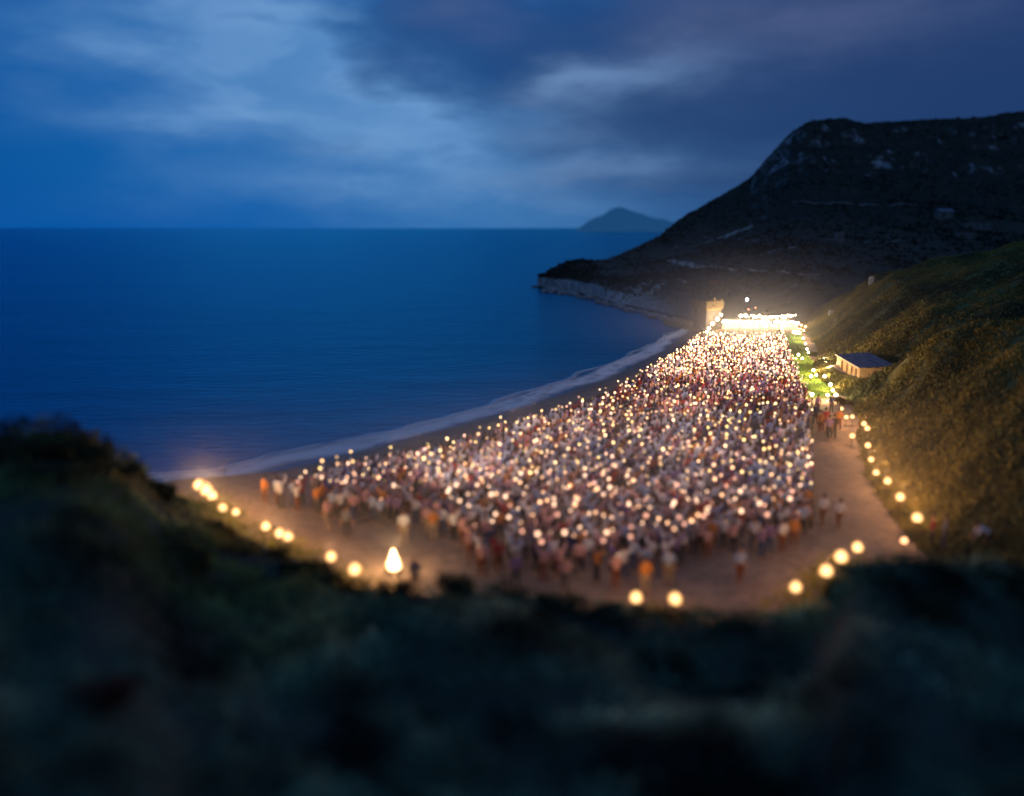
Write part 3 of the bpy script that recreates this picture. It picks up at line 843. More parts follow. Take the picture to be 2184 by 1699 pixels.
w = link('stone_wall', grid_mesh('stone_wall', Xv - root.location.x, Yv - root.location.y, Zv - root.location.z), M['ochre'], root)

# ------------------------------------------------------------------ tower
tb = P(1509, 697, 1.2); tb.z = .9
tower = empty('stone_tower', tb, R(24)); tower.scale = (1, 1, .95); tag(tower, 'small old square stone watchtower with broken battlements beside the stage', 'tower')
W = 1.45
b = BM()
b.prism([(-W * 1.12, -W * 1.12), (W * 1.12, -W * 1.12), (W * 1.12, W * 1.12), (-W * 1.12, W * 1.12)], 0, 3.0, taper=[(-W * .94, -W * .94), (W * .94, -W * .94), (W * .94, W * .94), (-W * .94, W * .94)])
b.build('wall', M['dim_plaster'], tower)
b = BM(); b.prism([(-W * .95, -W * .95), (W * .95, -W * .95), (W * .95, W * .95), (-W * .95, W * .95)], 3.003, 3.35, taper=[(-W * 1.08, -W * 1.08), (W * 1.05, -W * 1.05), (W * 1.05, W * 1.05), (-W * 1.08, W * 1.08)])
b.build('corbel', M['stone'], tower)
b = BM(); V = W * 1.12
b.prism([(-V, -V), (V, -V), (V, V), (-V, V)], 3.353, 4.35)
b.build('upper_storey', M['stone'], tower)
def crenel(L, hs, base=.12, gap=.5):
    """stepped outline of one broken parapet, along x from -L to L"""
    out = [(-L, 0)]; n = len(hs); w = 2 * L / n
    for k, h in enumerate(hs):
        x0 = -L + k * w; a, c = (x0, x0 + w * (1 - gap)) if k % 1 == 0 else (x0, x0 + w)
        out += [(a, base + h), (c, base + h * .93), (c + .02, base), (min(x0 + w, L), base)]
    out.append((L, 0)); return out
for side, hs in enumerate(((.1, .22, .62, .2, .3), (.3, .12, .26), (.2, .3, .1, .28), (.25, .2, .12))):
    pf = crenel(V - (.0 if side % 2 == 0 else .37), hs); b = BM(); lo = []; hi = []
    for x, z in pf:
        lo.append(b.bm.verts.new((x, -V, 4.354 + z))); hi.append(b.bm.verts.new((x, -V + .36, 4.354 + z)))
    n_ = len(pf); b.bm.faces.new(lo); b.bm.faces.new(hi[::-1])
    for k in range(n_): b.bm.faces.new((lo[k], hi[k], hi[(k + 1) % n_], lo[(k + 1) % n_]))
    o = b.build('battlement', M['stone'], tower); o.matrix_local = Matrix.Rotation(side * math.pi / 2, 4, 'Z')
BM().box((.2, -W * 1.0, 1.75), (.4, .12, .7)).build('window', M['dark'], tower)
BM().box((-.35, -V - .01, 3.85), (.22, .08, .4)).build('window', M['dark'], tower)

# ------------------------------------------------------------------ houses up the mountain
def house(px, py, w, d, h, label, roofm='dim_plaster', flat=True, rz=0.0, cat='house', tiers=1):
    p = hit(px, py, mount_z); root = empty('house', p, rz); tag(root, label, cat)
    b = BM(); b.box((0, 0, h / 2 - .5), (w, d, h + 1)); b.build('wall', M['dim_plaster'], root)
    b = BM()
    if flat: b.box((0, 0, h + .12), (w * 1.04, d * 1.04, .24))
    else:
        b.prism([(-w * .54, -d * .56), (w * .54, -d * .56), (w * .54, d * .56), (-w * .54, d * .56)], h, h + w * .22, taper=[(-w * .54, -.02), (w * .54, -.02), (w * .54, .02), (-w * .54, .02)])
    b.build('roof', M[roofm], root)
    nw = max(1, int(w / 1.8))
    for k in range(nw):
        x = (k - (nw - 1) / 2) * w / nw
        BM().box((x + w / nw * .22, -d / 2 - .02, h * .58), (w / nw * .24, .08, h * .32)).build('window', M['dark'], root)
    BM().box((-w * .32, -d / 2 - .02, h * .36), (min(.9, w * .2), .09, h * .66)).build('door', M['wood'], root)
    return root
house(1789, 516, 1.9, 1.9, 2.3, 'little pale square hut standing alone above the far field track', rz=R(15))
house(2012, 466, 5.2, 3.0, 2.0, 'faint low pale house high on the dark mountain', 'roofing', False, R(10))
house(2082, 490, 8.2, 3.5, 1.7, 'long flat-roofed pale building, upper of the two on the right slope', rz=R(-6))
house(2058, 508, 4.8, 3.0, 1.3, 'short pale building just below the long flat-roofed one', rz=R(-6))
house(1733, 596, 2.6, 1.6, .9, 'low ruined pale hut at the end of the dusty track', rz=R(20))
def hitr(px, py): return hit(px, py, right_z, 60, 135)
# pale gate posts on the ridge
for px, py, lab, h in ((1776, 628, 'short pale masonry wall stub on the lit ridge above the stage', 1.3), (1861, 574, 'thin pale pillar on the crest of the scrub hillside', 1.5)):
    p = at_depth(px, py, 122 if px < 1800 else 126); p.z = float(right_z(np.array([p.x]), np.array([p.y]))[0]) - .3
    o = BM().prism([(-.35, -.25), (.35, -.25), (.35, .25), (-.35, .25)], 0, h, taper=[(-.3, -.2), (.25, -.2), (.25, .2), (-.3, .2)]).build('stone_pillar', M['plaster'])
    o.location = p; tag(o, lab, 'pillar')

# ------------------------------------------------------------------ barn
c0 = Vector((32.7, 74.2)); c1 = Vector((33.7, 82.0))
axl = (c1 - c0); Lb = axl.length; rz = math.atan2(axl.y, axl.x) - math.pi / 2
barn = empty('stone_barn', (c0.x, c0.y, 2.0), rz); tag(barn, 'long low stone barn with arched openings and a blue grey roof below the scrub slope', 'barn')
WB, HL, HR = 2.6, 1.2, 1.42
def arch_wall(L, H, opens, th, name, m, parent, M4):
    """wall of length L with arched holes, made of piers and lintels"""
    b = BM(); x = 0
    for (a, w, h) in opens:
        if a > x: b.box(((x + a) / 2, 0, H / 2 - .3), (a - x, th, H + .6))
        # arch ring
        n = 10; top = []
        for k in range(n + 1):
            an = math.pi * (1 - k / n); top.append((a + w / 2 + math.cos(an) * w / 2, h - w / 2 + math.sin(an) * w / 2))
        for (p0, p1) in zip(top, top[1:]):
            vs = [b.bm.verts.new((q[0], y, q[1])) for y in (-th / 2, th / 2) for q in (p0, p1)]
            ws = [b.bm.verts.new((q[0], y, H)) for y in (-th / 2, th / 2) for q in (p0, p1)]
            for f in ((vs[0], vs[1], ws[1], ws[0]), (vs[2], ws[2], ws[3], vs[3]), (vs[0], vs[2], vs[3], vs[1])): b.bm.faces.new(f)
        x = a + w
    if x < L: b.box(((x + L) / 2, 0, H / 2 - .3), (L - x, th, H + .6))
    o = b.build(name, m, parent); o.matrix_local = M4; return o
arch_wall(Lb, HL, [(.7, .75, .98), (2.1, .75, .98), (3.7, .8, 1.0), (5.5, .8, 1.0)], .3, 'arcade_wall', M['ochre'], barn, Matrix.Rotation(R(90), 4, 'Z'))
arch_wall(WB - .3, HL, [(.8, .75, .95)], .3, 'end_wall', M['ochre'], barn, Matrix.Translation((.15, .15, 0)))
b = BM(); b.box((WB / 2, Lb - .15, HL / 2 - .3), (WB - .3, .3, HL + .6)); b.build('end_wall', M['ochre'], barn)
b = BM(); b.box((WB, Lb / 2, HR / 2 - .3), (.3, Lb, HR + .58)); b.build('back_wall', M['ochre'], barn)
b = BM()
nr = 26
for k in range(nr):                       # corrugated mono-pitch roof
    y0 = -.25 + k * (Lb + .5) / nr; y1 = y0 + (Lb + .5) / nr
    ym = (y0 + y1) / 2
    a_ = [(-.3, y0, HL + .01), (WB + .35, y0, HR + .06), (WB + .35, ym, HR + .12), (-.3, ym, HL + .07)]
    c_ = [(-.3, ym, HL + .07), (WB + .35, ym, HR + .12), (WB + .35, y1, HR + .06), (-.3, y1, HL + .01)]
    for q in (a_, c_): b.bm.faces.new([b.bm.verts.new(v) for v in q])
bmesh.ops.remove_doubles(b.bm, verts=b.bm.verts, dist=.001)
b.build('roof', M['roofing'], barn)
b = BM(); b.box((-.32, Lb / 2, HL + .0), (.05, Lb + .5, .12)); b.build('eaves_board', M['concrete'], barn)
BM().box((WB / 2, Lb / 2, .02), (WB - .35, Lb - .4, .1)).build('floor_slab', M['concrete'], barn)

# pale ramp in front of the barn
def polysheet(name, px, z, mat, n=None):
    pts = [P(x, y, z) for x, y in px]
    b = BM(); b.bm.faces.new([b.bm.verts.new(p) for p in pts])
    bmesh.ops.triangulate(b.bm, faces=b.bm.faces); 
    bmesh.ops.subdivide_edges(b.bm, edges=b.bm.edges, cuts=3, use_grid_fill=True)
    if z is None: pass
    o = b.build(name, mat); tag(o, kind='structure'); return o
def surf(X, Y): return np.maximum(beach_z(X, Y), np.where(np.asarray(X) > xb(Y) - .5, right_z(X, Y), -9))
def drape(o, lift):
    for q in o.data.vertices: q.co.z = float(surf(np.array([q.co.x]), np.array([q.co.y]))[0]) + lift
ramp = polysheet('ramp', [(1768, 772), (1782, 774), (1798, 786), (1816, 797), (1832, 812), (1828, 817), (1806, 806), (1786, 796), (1770, 790)], 1.7, M['concrete'])
drape(ramp, .07)
# lawn
M['lawn'] = ground_material('mown lawn', (.10, .27, .03), (.17, .26, .04), (.24, .20, .05), .6)
polysheet('lawn', [(1680, 712), (1708, 712), (1716, 735), (1724, 760), (1748, 786), (1768, 806), (1782, 838), (1778, 846), (1722, 850), (1708, 820), (1696, 790), (1686, 755), (1682, 730)], 1.26, M['lawn'])
LP = [P(x, y, 1.26) for x, y in [(1692, 716), (1704, 716), (1716, 745), (1742, 790), (1764, 812), (1776, 842), (1724, 847), (1708, 790), (1698, 755)]]
def in_poly(x, y, poly):
    r = np.zeros(len(x), bool); n = len(poly); j = n - 1
    for i in range(n):
        xi, yi, xj, yj = poly[i][0], poly[i][1], poly[j][0], poly[j][1]
        c = ((yi > y) != (yj > y)) & (x < (xj - xi) * (y - yi) / (yj - yi + 1e-12) + xi)
        r ^= c; j = i
    return r
gx = rng.uniform(24, 37, 14000); gy = rng.uniform(68, 110, 14000); ok = in_poly(gx, gy, LP); gx, gy = gx[ok], gy[ok]
o = scatter_leaves('grass', np.stack([gx, gy, np.full(len(gx), 1.26)], 1), rng.uniform(.08, .16, len(gx)), palette(len(gx), [(.12, .28, .03), (.20, .30, .04), (.26, .24, .06)]), M['scrub'], per=3, stretch=5, up=1.2, spread=.6)
tag(o, 'bright green grass growing on the lawn beside the crowd', 'grass', kind='stuff')
# shrubs round the lawn
for px, py, s, lab, c in ((1752, 776, (.8, .7, .8), 'dark green bush among the lawn lamps, nearest the crowd', GREENS), (1768, 784, (.8, .7, 1.0), 'tall dark bush between the lawn and the pale ramp', GREENS),
                       (1736, 760, (.5, .5, .6), 'small bush at the narrow top of the lawn', GREENS), (1778, 762, (1.1, .8, 1.1), 'rust brown bush beside the far end of the barn', [(.16, .08, .03), (.12, .07, .03), (.09, .06, .03)]),
                       (1798, 862, (.8, .7, .8), 'low bush at the bottom corner of the lawn by the path', [(.12, .09, .04), (.07, .06, .03)])):
    p = P(px, py, 1.25); bush('bush', lab, 'bush', p, s, 1100, c, leaf=.2, lobes=6, mat='scrub', stems=3)
for px, py, lab in ((1598 + 126, 656, 'single dark shrub behind the right end of the stage lights'), (1782 - 52, 658, 'small tree-like shrub at the foot of the ridge behind the stage'), (1672, 652, 'lone dark shrub on the field behind the stage')):
    p = hit(px, py + 6, mount_z); bush('bush', lab, 'bush', p, (.9, .9, 1.0), 500, GREENS, leaf=.3, lobes=5, mat='scrub', stems=3)

# ------------------------------------------------------------------ stage
sA = P(1540, 701, 1.2); sB = P(1702, 701, 1.2)
stage = empty('stage', ((sA.x + sB.x) / 2, (sA.y + sB.y) / 2, 1.15), math.atan2(sB.y - sA.y, sB.x - sA.x))
tag(stage, 'low wide white-fronted stage glaring with floodlights at the far end of the crowd', 'stage')
SL = (sB - sA).length
b = BM(); b.box((0, 1.6, .70), (SL, 3.2, .14), bevel=.02); b.build('deck', M['wood'], stage)
b = BM()
nfold = 60
for k in range(nfold):
    x0 = -SL / 2 + k * SL / nfold; x1 = x0 + SL / nfold; xm = (x0 + x1) / 2
    for a_, c_, ya, yc in ((x0, xm, -.02, -.09), (xm, x1, -.09, -.02)):
        b.bm.faces.new([b.bm.verts.new(v) for v in ((a_, ya, -.1), (c_, yc, -.1), (c_, yc, .60), (a_, ya, .60))])
b.build('front_cloth', M['whitecloth'], stage)
for s in (-1, 1):
    BM().box((s * SL * .47, 2.9, 1.1), (.16, .16, .7)).build('post', M['iron'], stage)
b = BM(); b.box((0, 2.92, 1.0), (SL * .94, .05, .34)); b.build('back_cloth', M['whitecloth'], stage)
sm = stage.matrix_basis.copy()
SM = Matrix.Translation(stage.location) @ Matrix.Rotation(stage.rotation_euler[2], 4, 'Z')
# floodlights standing along the stage front
fl0 = empty('floodlight', (0, 0, 0)); 
b = BM(); b.box((0, .03, .17), (.34, .12, .26), bevel=.02); b.build('housing', M['iron'], fl0)
b = BM(); b.box((0, -.045, .17), (.30, .02, .22), bevel=.008); b.build('lens', M['flood'], fl0)
b = BM(); b.tube([(-.19, .03, .17), (-.19, .03, .01), (.19, .03, .01), (.19, .03, .17)], .015, 6); b.build('bracket', M['iron'], fl0)
NF = 30
for k in range(NF):
    o = fl0 if k == 0 else copy_tree(fl0)
    o.scale = (random.uniform(.7, 1.35),) * 3; o.location = SM @ Vector((-SL / 2 + .2 + k * (SL - .4) / (NF - 1) + random.uniform(-.1, .1), .14, .772)); o.rotation_euler = (0, 0, stage.rotation_euler[2] + random.uniform(-.2, .2))
    if k % 3 == 1: point('flood_light', (0, -.40, .22), 200, (1, .72, .40), .15, o)
    tag(o, 'white floodlight in the row along the front of the stage', 'floodlight', 'floodlights along the stage front')

# light masts beside the tower, lawn lamps
lamp0 = empty('globe_lamp', (0, 0, 0))
BM().tube([(0, 0, 0), (0, 0, .5)], [.035, .025], 8).build('post', M['iron'], lamp0)
BM().ico((0, 0, .62), .15, 2).build('globe', M['lamp'], lamp0)
LAMPS = []
def lamp(px, py, label, group=None, h=.62, big=1.0, first=[True], z=1.25, mat=None, power=0):
    """py is where the lit globe shows"""
    q = P(px, py, z + h)
    o = lamp0 if first[0] else copy_tree(lamp0); first[0] = False
    o.location = (q.x, q.y, z); 
    s = h / .62
    for ch in o.children:
        if ch.name.startswith('post'): ch.scale = (1, 1, s * (1 if s <= 1.2 else (h - .12 * big) / .5 / s))
        else: ch.location = (0, 0, h - .62 * big); ch.scale = (big,) * 3
        if mat and ch.name.startswith('globe'):
            ch.data = ch.data.copy(); ch.data.materials[0] = mat
    tag(o, label, 'lamp', group)
    if power:
        LAMPS.append((o, power, h, mat)); point('lamp_light', (0, 0, h + .32 * big), power, (1, .66, .3), .12, o)
    return o
lamp(1519, 659, 'biggest glaring globe lamp, against the tower wall', h=2.4, big=2.0, power=60)
lamp(1514, 667, 'second globe lamp down on the tower corner', h=1.9, big=1.6)
lamp(1530, 681, 'globe lamp on a short mast between the tower and the stage', h=1.4, big=1.9, power=260)
lamp(1538, 672, 'small globe lamp on the mast left of the stage back rail', h=2.0, big=1.3)
lamp(1520, 691, 'globe lamp above the left front corner of the stage', h=1.0, big=1.6)
lamp(1512, 701, 'globe lamp at the beach end of the breakwater', h=.8, big=1.4)
lamp(1508, 708, 'small globe lamp at the crowd corner by the breakwater', h=.9, big=1.1)
for px, py, lab, pw in ((1713, 722, 'highest lawn lamp, close under the red lamps', 60), (1718, 734, 'lawn lamp second below the red lamps', 0), (1721, 745, 'lawn lamp third below the red lamps', 0), (1724, 752, 'lawn lamp by the narrowest part of the lawn', 0),
                    (1703, 757, 'lawn lamp at the crowd side of the narrow lawn', 50), (1711, 765, 'lawn lamp at the bend of the narrow lawn', 0), (1757, 766, 'lamp at the rust brown bush', 60), (1761, 772, 'lamp just below the rust brown bush', 0),
                    (1735, 790, 'lamp in the middle of the lawn, upper of two', 60), (1741, 800, 'lamp in the middle of the lawn, lower of two', 0), (1730, 803, 'lamp on the lawn nearest the crowd edge', 40), (1768, 787, 'lamp at the head of the pale ramp', 70), (1759, 803, 'lamp under the tall dark bush', 40),
                    (1771, 821, 'lamp on the right rim of the broad lawn', 80), (1776, 833, 'lamp on the right rim of the broad lawn, second from the bottom', 0), (1783, 843, 'lamp at the bottom right corner of the lawn', 80), (1765, 843, 'lamp on the bottom rim of the lawn, right half', 0), (1732, 842, 'lamp on the bottom rim of the lawn, left half', 60)):
    lamp(px, py, lab, h=.5, big=1.0 if pw else .8, power=pw * 7.0)
for px, py, lab in ((1709, 694, 'left red lamp on the posts right of the stage'), (1718, 697, 'outer red lamp on the posts right of the stage'), (1714, 705, 'lowest red lamp on the posts right of the stage')):
    lamp(px, py, lab, h=1.1, big=.9, mat=M['lamp_red'], power=250 if 'outer' in lab else 0)
for px, py, lab in ((1693, 709, 'lamp at the top edge of the lawn, crowd side'), (1699, 710, 'lamp at the middle of the top edge of the lawn'), (1705, 710, 'lamp at the top edge of the lawn, slope side'), (1702, 690, 'globe lamp at the right end of the stage')):
    lamp(px, py, lab, h=.7, big=1.3, power=260 if 'slope' in lab or 'right end' in lab else 0)
# bulbs along the terrace rail behind the stage
def string_lights(pa, pb, Yd, n, label):
    A = at_depth(*pa, Yd); B = at_depth(*pb, Yd)
    root = empty('string_lights', ((A.x + B.x) / 2, Yd, 1.2)); tag(root, label, 'string lights')
    A -= root.location; B -= root.location
    b = BM(); pts = []
    for k in range(n * 2 - 1):
        f = min(1, max(0, k / (n * 2 - 2) + random.uniform(-.012, .012))); p = A.lerp(B, f); p.z += -.10 * math.sin((f * 6 % 1) * math.pi) + float(.35 * vnoise(f * 14, 0.0, 3)); pts.append(p)
    b.tube(pts, .012, 5); b.build('cable', M['iron'], root)
    for f in (0, .34, .67, 1):
        p = A.lerp(B, f); BM().tube([(p.x, p.y, -.3), (p.x, p.y, p.z + .1)], .04, 6).build('post', M['iron'], root)
    me = None
    for k in range(0, len(pts), 2):
        if me is None: o = BM().ico((0, 0, 0), .13, 1).build('bulb', M['lamp'], root); me = o.data
        else: o = link('bulb', me, (), root)
        o.location = pts[k] + Vector((0, 0, -.1)); o.scale = (random.choice((.55, .8, 1.0, 1.5, 1.9)),) * 3
string_lights((1580, 671), (1643, 675), 120, 12, 'left string of glowing bulbs on the rail behind the stage')
string_lights((1646, 674), (1697, 671), 120, 10, 'right string of glowing bulbs on the rail behind the stage')
string_lights((1545, 682), (1640, 685), 116, 15, 'lower string of glowing bulbs close behind the stage deck')
# cold white lamp on the field
p = hit(1592, 660, mount_z); lp = empty('lamp_post', p); tag(lp, 'bluish white lamp on a thin post on the field behind the stage', 'lamp post')
BM().tube([(0, 0, -.3), (0, 0, 1.5)], [.06, .04], 8).build('post', M['iron'], lp); BM().ico((0, 0, 1.65), .22, 2).build('lamp_globe', M['lamp_white'], lp)
for px, py, lab in ((1596, 668, 'tiny red lamp under the bluish white lamp post'), (1611, 664, 'tiny red lamp right of the bluish white lamp post')):
    p = hit(px, py, mount_z); o = empty('red_lamp', p); tag(o, lab, 'lamp')
    BM().tube([(0, 0, -.2), (0, 0, .5)], .03, 6).build('post', M['iron'], o); BM().ico((0, 0, .58), .09, 1).build('bulb', M['lamp_red'], o)
p = hit(1524, 606, mount_z); o = BM().box((0, 0, .3), (2.2, .7, .6), bevel=.08).build('crate', simple('rusty red boards', (.25, .06, .03), (.14, .04, .02), 4)); o.location = p; tag(o, 'rust red crate lying on the field above the tower', 'crate')

# ------------------------------------------------------------------ people
def skin_mesh(name, J, bones, sub=1, root=0):
    """J: list of (x,y,z,r or (rx,ry)); bones: pairs -> evaluated skinned mesh"""
    me = bpy.data.meshes.new(name); me.from_pydata([j[:3] for j in J], bones, [])
    o = bpy.data.objects.new('tmp', me); col.objects.link(o)
    md = o.modifiers.new('s', 'SKIN'); md.branch_smoothing = .6; md.use_smooth_shade = True
    if len(me.skin_vertices) == 0:
        bpy.context.view_layer.objects.active = o; bpy.ops.mesh.customdata_skin_add()
    for i, j in enumerate(J):
        r = j[3]; me.skin_vertices[0].data[i].radius = r if isinstance(r, tuple) else (r, r)
        me.skin_vertices[0].data[i].use_root = (i == root)
    if sub:
        s = o.modifiers.new('d', 'SUBSURF'); s.levels = sub; s.render_levels = sub
    dg = bpy.context.evaluated_depsgraph_get(); dg.update()
    out = bpy.data.meshes.new_from_object(o.evaluated_get(dg))
    out.name = name
    bpy.data.objects.remove(o); bpy.data.meshes.remove(me)
    return out

def lerp3(a, b, t): return tuple(a[i] + (b[i] - a[i]) * t for i in range(3))
def pose_data(armR, armL, legR, legL, lean=0.0, crouch=0.0):
    """arm: (elbow, wrist, hand dir) offsets from the shoulder; leg: (knee, ankle) positions"""
    def LN(p):   # lean the upper body forward about the hips
        x, y, z = p; z0 = .93
        if z <= z0: return p
        c, s = math.cos(lean), math.sin(lean); dz = z - z0
        return (x, y + dz * s, z0 + dz * c)
    pelvis = (0, 0, .93)
    core = [pelvis, LN((0, -.01, 1.06)), LN((0, -.02, 1.22)), LN((0, -.02, 1.36)), LN((0, -.01, 1.45)), LN((0, .012, 1.53)), LN((0, .02, 1.60)), LN((0, .015, 1.665))]
    return dict(core=core, shR=LN((.18, -.02, 1.375)), shL=LN((-.18, -.02, 1.375)), armR=armR, armL=armL, legR=legR, legL=legL, LN=LN, crouch=crouch)

def add3(a, b): return tuple(a[i] + b[i] for i in range(3))
def build_person(pose):
    J = []; B = []
    def v(p, r): J.append((*p, r)); return len(J) - 1
    c = pose['core']; rr = [(.15, .11), (.13, .10), (.155, .105), (.15, .095), .055, (.075, .088), (.078, .095), (.055, .065)]
    ids = [v(p, r) for p, r in zip(c, rr)]
    B += list(zip(ids, ids[1:]))
    LN = pose['LN']
    # face: nose, brow, chin
    nose = v(LN((0, .125, 1.585)), (.014, .016)); B.append((ids[6], nose))
    hands = {}
    for side, sgn in (('R', 1), ('L', -1)):
        sh = pose['sh' + side]; el, wr, hd = pose['arm' + side]
        e_ = add3(sh, el); w_ = add3(sh, wr)
        s_ = v(sh, .062); B.append((ids[3], s_))
        a_ = v(lerp3(sh, e_, .5), .05); B.append((s_, a_))
        el_ = v(e_, .042); B.append((a_, el_)); f_ = v(lerp3(e_, w_, .45), .038); B.append((el_, f_))
        wr_ = v(w_, (.027, .022)); B.append((f_, wr_))
        hd = Vector(hd).normalized(); acr = hd.cross(Vector((0, 1, .2)));
        if acr.length < .1: acr = Vector((1, 0, 0))
        acr.normalize(); nrm = hd.cross(acr)
        pm = Vector(w_) + hd * .06; pv = v(tuple(pm), (.036, .018)); B.append((wr_, pv))
        for k, (o_, ln) in enumerate(((-.030, .070), (-.010, .082), (.010, .078), (.029, .062))):
            b0 = pm + hd * .03 + acr * o_; b1 = b0 + hd * ln * .55 + nrm * .012; b2 = b1 + (hd * .4 + nrm * .8).normalized() * ln * .5
            i0 = v(tuple(b0), .011); i1 = v(tuple(b1), .010); i2 = v(tuple(b2), .008); B += [(pv, i0), (i0, i1), (i1, i2)]
        t0 = Vector(w_) + hd * .035 - acr * .042 * sgn; t1 = t0 + (hd * .6 - acr * .5 * sgn + nrm * .4).normalized() * .045
        i0 = v(tuple(t0), .012); i1 = v(tuple(t1), .010); B += [(pv, i0), (i0, i1)]
        hands[side] = tuple(pm + hd * .05 + nrm * .03)
        kn, an = pose['leg' + side]
        h_ = v((.095 * sgn, 0, .86), .092); B.append((ids[0], h_))
        t_ = v(lerp3((.095 * sgn, 0, .86), kn, .5), .076); B.append((h_, t_)); k_ = v(kn, .054); B.append((t_, k_))
        cf = v(lerp3(kn, an, .4), .05); B.append((k_, cf)); a2 = v(an, .036); B.append((cf, a2))
        ft = v((an[0], an[1] + .07, max(an[2] - .04, .035)), (.042, .032)); B.append((a2, ft)); to = v((an[0] * 1.03, an[1] + .16, max(an[2] - .055, .025)), (.04, .022)); B.append((ft, to))
    body = skin_mesh('body', J, B, 1, 0)
    # shirt
    J = []; B = []
    ids = [v(c[0][:2] + (c[0][2] - .06,), (.176, .138)), v(c[1], (.158, .125)), v(c[2], (.172, .125)), v(c[3], (.16, .11)), v(lerp3(c[3], c[4], .75), (.07, .066))]
    B = list(zip(ids, ids[1:]))
    for side in 'RL':
        sh = pose['sh' + side]; el, wr, hd = pose['arm' + side]; e_ = add3(sh, el); w_ = add3(sh, wr)
        s_ = v(sh, .078); B.append((ids[3], s_)); a_ = v(lerp3(sh, e_, .5), .066); B.append((s_, a_)); q_ = v(lerp3(sh, e_, .95), .058); B.append((a_, q_))
        q2 = v(lerp3(e_, w_, .35), .052); B.append((q_, q2))
    shirt = skin_mesh('shirt', J, B, 1, 0)
    J = []; B = []
    ids = [v((0, 0, 1.03), (.15, .118)), v((0, 0, .91), (.16, .125))]; B = [(0, 1)]
    for side, sgn in (('R', 1), ('L', -1)):
        kn, an = pose['leg' + side]
        h_ = v((.098 * sgn, 0, .84), .106); B.append((1, h_)); t_ = v(lerp3((.095 * sgn, 0, .86), kn, .5), .09); B.append((h_, t_)); k_ = v(kn, .07); B.append((t_, k_)); cf = v(lerp3(kn, an, .45), .064); B.append((k_, cf)); a2 = v(lerp3(kn, an, .9), .058); B.append((cf, a2))
    trousers = skin_mesh('trousers', J, B, 1, 1)
    # hair: cap over the back and top of the skull
    bm = bmesh.new(); bmesh.ops.create_uvsphere(bm, u_segments=14, v_segments=10, radius=1)
    hc = Vector(LN((0, .005, 1.628)))
    for q in list(bm.verts):
        if q.co.z < -.9 or (q.co.z < -.35 and q.co.y > -.1) or (q.co.y > .45 and q.co.z < .35): bm.verts.remove(q)
    for q in bm.verts: q.co = Vector((q.co.x * .088 * (1 + .05 * math.sin(9 * q.co.z)), q.co.y * .105 - .006, q.co.z * .098)) + hc
    for f in bm.faces: f.smooth = True
    hair = bpy.data.meshes.new('hair'); bm.to_mesh(hair); bm.free()
    for me, m in ((body, 'skin'), (shirt, 'cloth'), (trousers, 'cloth'), (hair, 'hair')):
        me.materials.clear(); me.materials.append(M[m])
    # small dark eyes on the face, in the body mesh
    return dict(body=body, shirt=shirt, trousers=trousers, hair=hair, hands=hands)

stand = (((.10, .01, .47), (.105, -.03, .075)), ((-.10, .01, .47), (-.105, -.03, .075)))
wide = (((.13, .02, .47), (.15, -.02, .075)), ((-.11, -.01, .47), (-.13, -.05, .075)))
walk = (((.10, .16, .49), (.10, .10, .075)), ((-.10, .03, .46), (-.10, -.28, .13)))
down_r = ((.06, -.03, -.28), (.08, .05, -.53), (0.1, .25, -1)); down_l = ((-.06, -.03, -.28), (-.08, .05, -.53), (-.1, .25, -1))
up_r = ((.12, .12, .18), (.06, .18, .44), (0, .1, 1)); up_l = ((-.12, .12, .18), (-.06, .18, .44), (0, .1, 1))
fwd_r = ((.05, .03, -.27), (-.02, .26, -.17), (-.3, 1, .25)); fwd_l = ((-.05, .03, -.27), (.02, .26, -.17), (.3, 1, .25))
bent_r = ((.03, .16, -.24), (.0, .30, -.44), (0, .3, -1)); bent_l = ((-.03, .16, -.24), (0, .30, -.44), (0, .3, -1))
POSES = [build_person(pose_data(up_r, down_l, *stand)), build_person(pose_data(up_r, fwd_l, *wide)), build_person(pose_data(fwd_r, fwd_l, *stand)),
         build_person(pose_data(down_r, down_l, *wide)), build_person(pose_data(down_r, up_l, *stand)), build_person(pose_data(down_r, down_l, *walk)),
         build_person(pose_data(bent_r, bent_l, *wide, lean=R(62)))]
HOLD = {0: 'R', 1: 'R', 2: 'R', 3: None, 4: 'L', 5: None, 6: None}

SHIRTS = {'white': (.72, .72, .76), 'pale blue': (.38, .48, .70), 'pink': (.62, .36, .36), 'navy': (.03, .045, .13), 'red': (.42, .04, .04), 'orange': (.62, .24, .05), 'black': (.02, .02, .025), 'grey': (.22, .22, .25), 'violet': (.24, .16, .34)}
PANTS = {'dark': (.03, .03, .04), 'blue jeans': (.05, .08, .18), 'rust brown': (.20, .07, .03), 'beige': (.34, .26, .18), 'grey': (.10, .10, .11)}

class Person:
    protos = {}
def person(loc, rz, pose, shirt, pants, label, group=None, scale=1.0):
    root = empty('person', loc, rz); root.scale = (scale,) * 3
    tag(root, label, 'person', group)
    d = POSES[pose]
    for part in ('body', 'shirt', 'trousers', 'hair'):
        o = bpy.data.objects.new(part, d[part]); col.objects.link(o); o.parent = root
        if part == 'shirt': o.color = (*SHIRTS[shirt], 1)
        if part == 'trousers': o.color = (*PANTS[pants], 1)
    return root

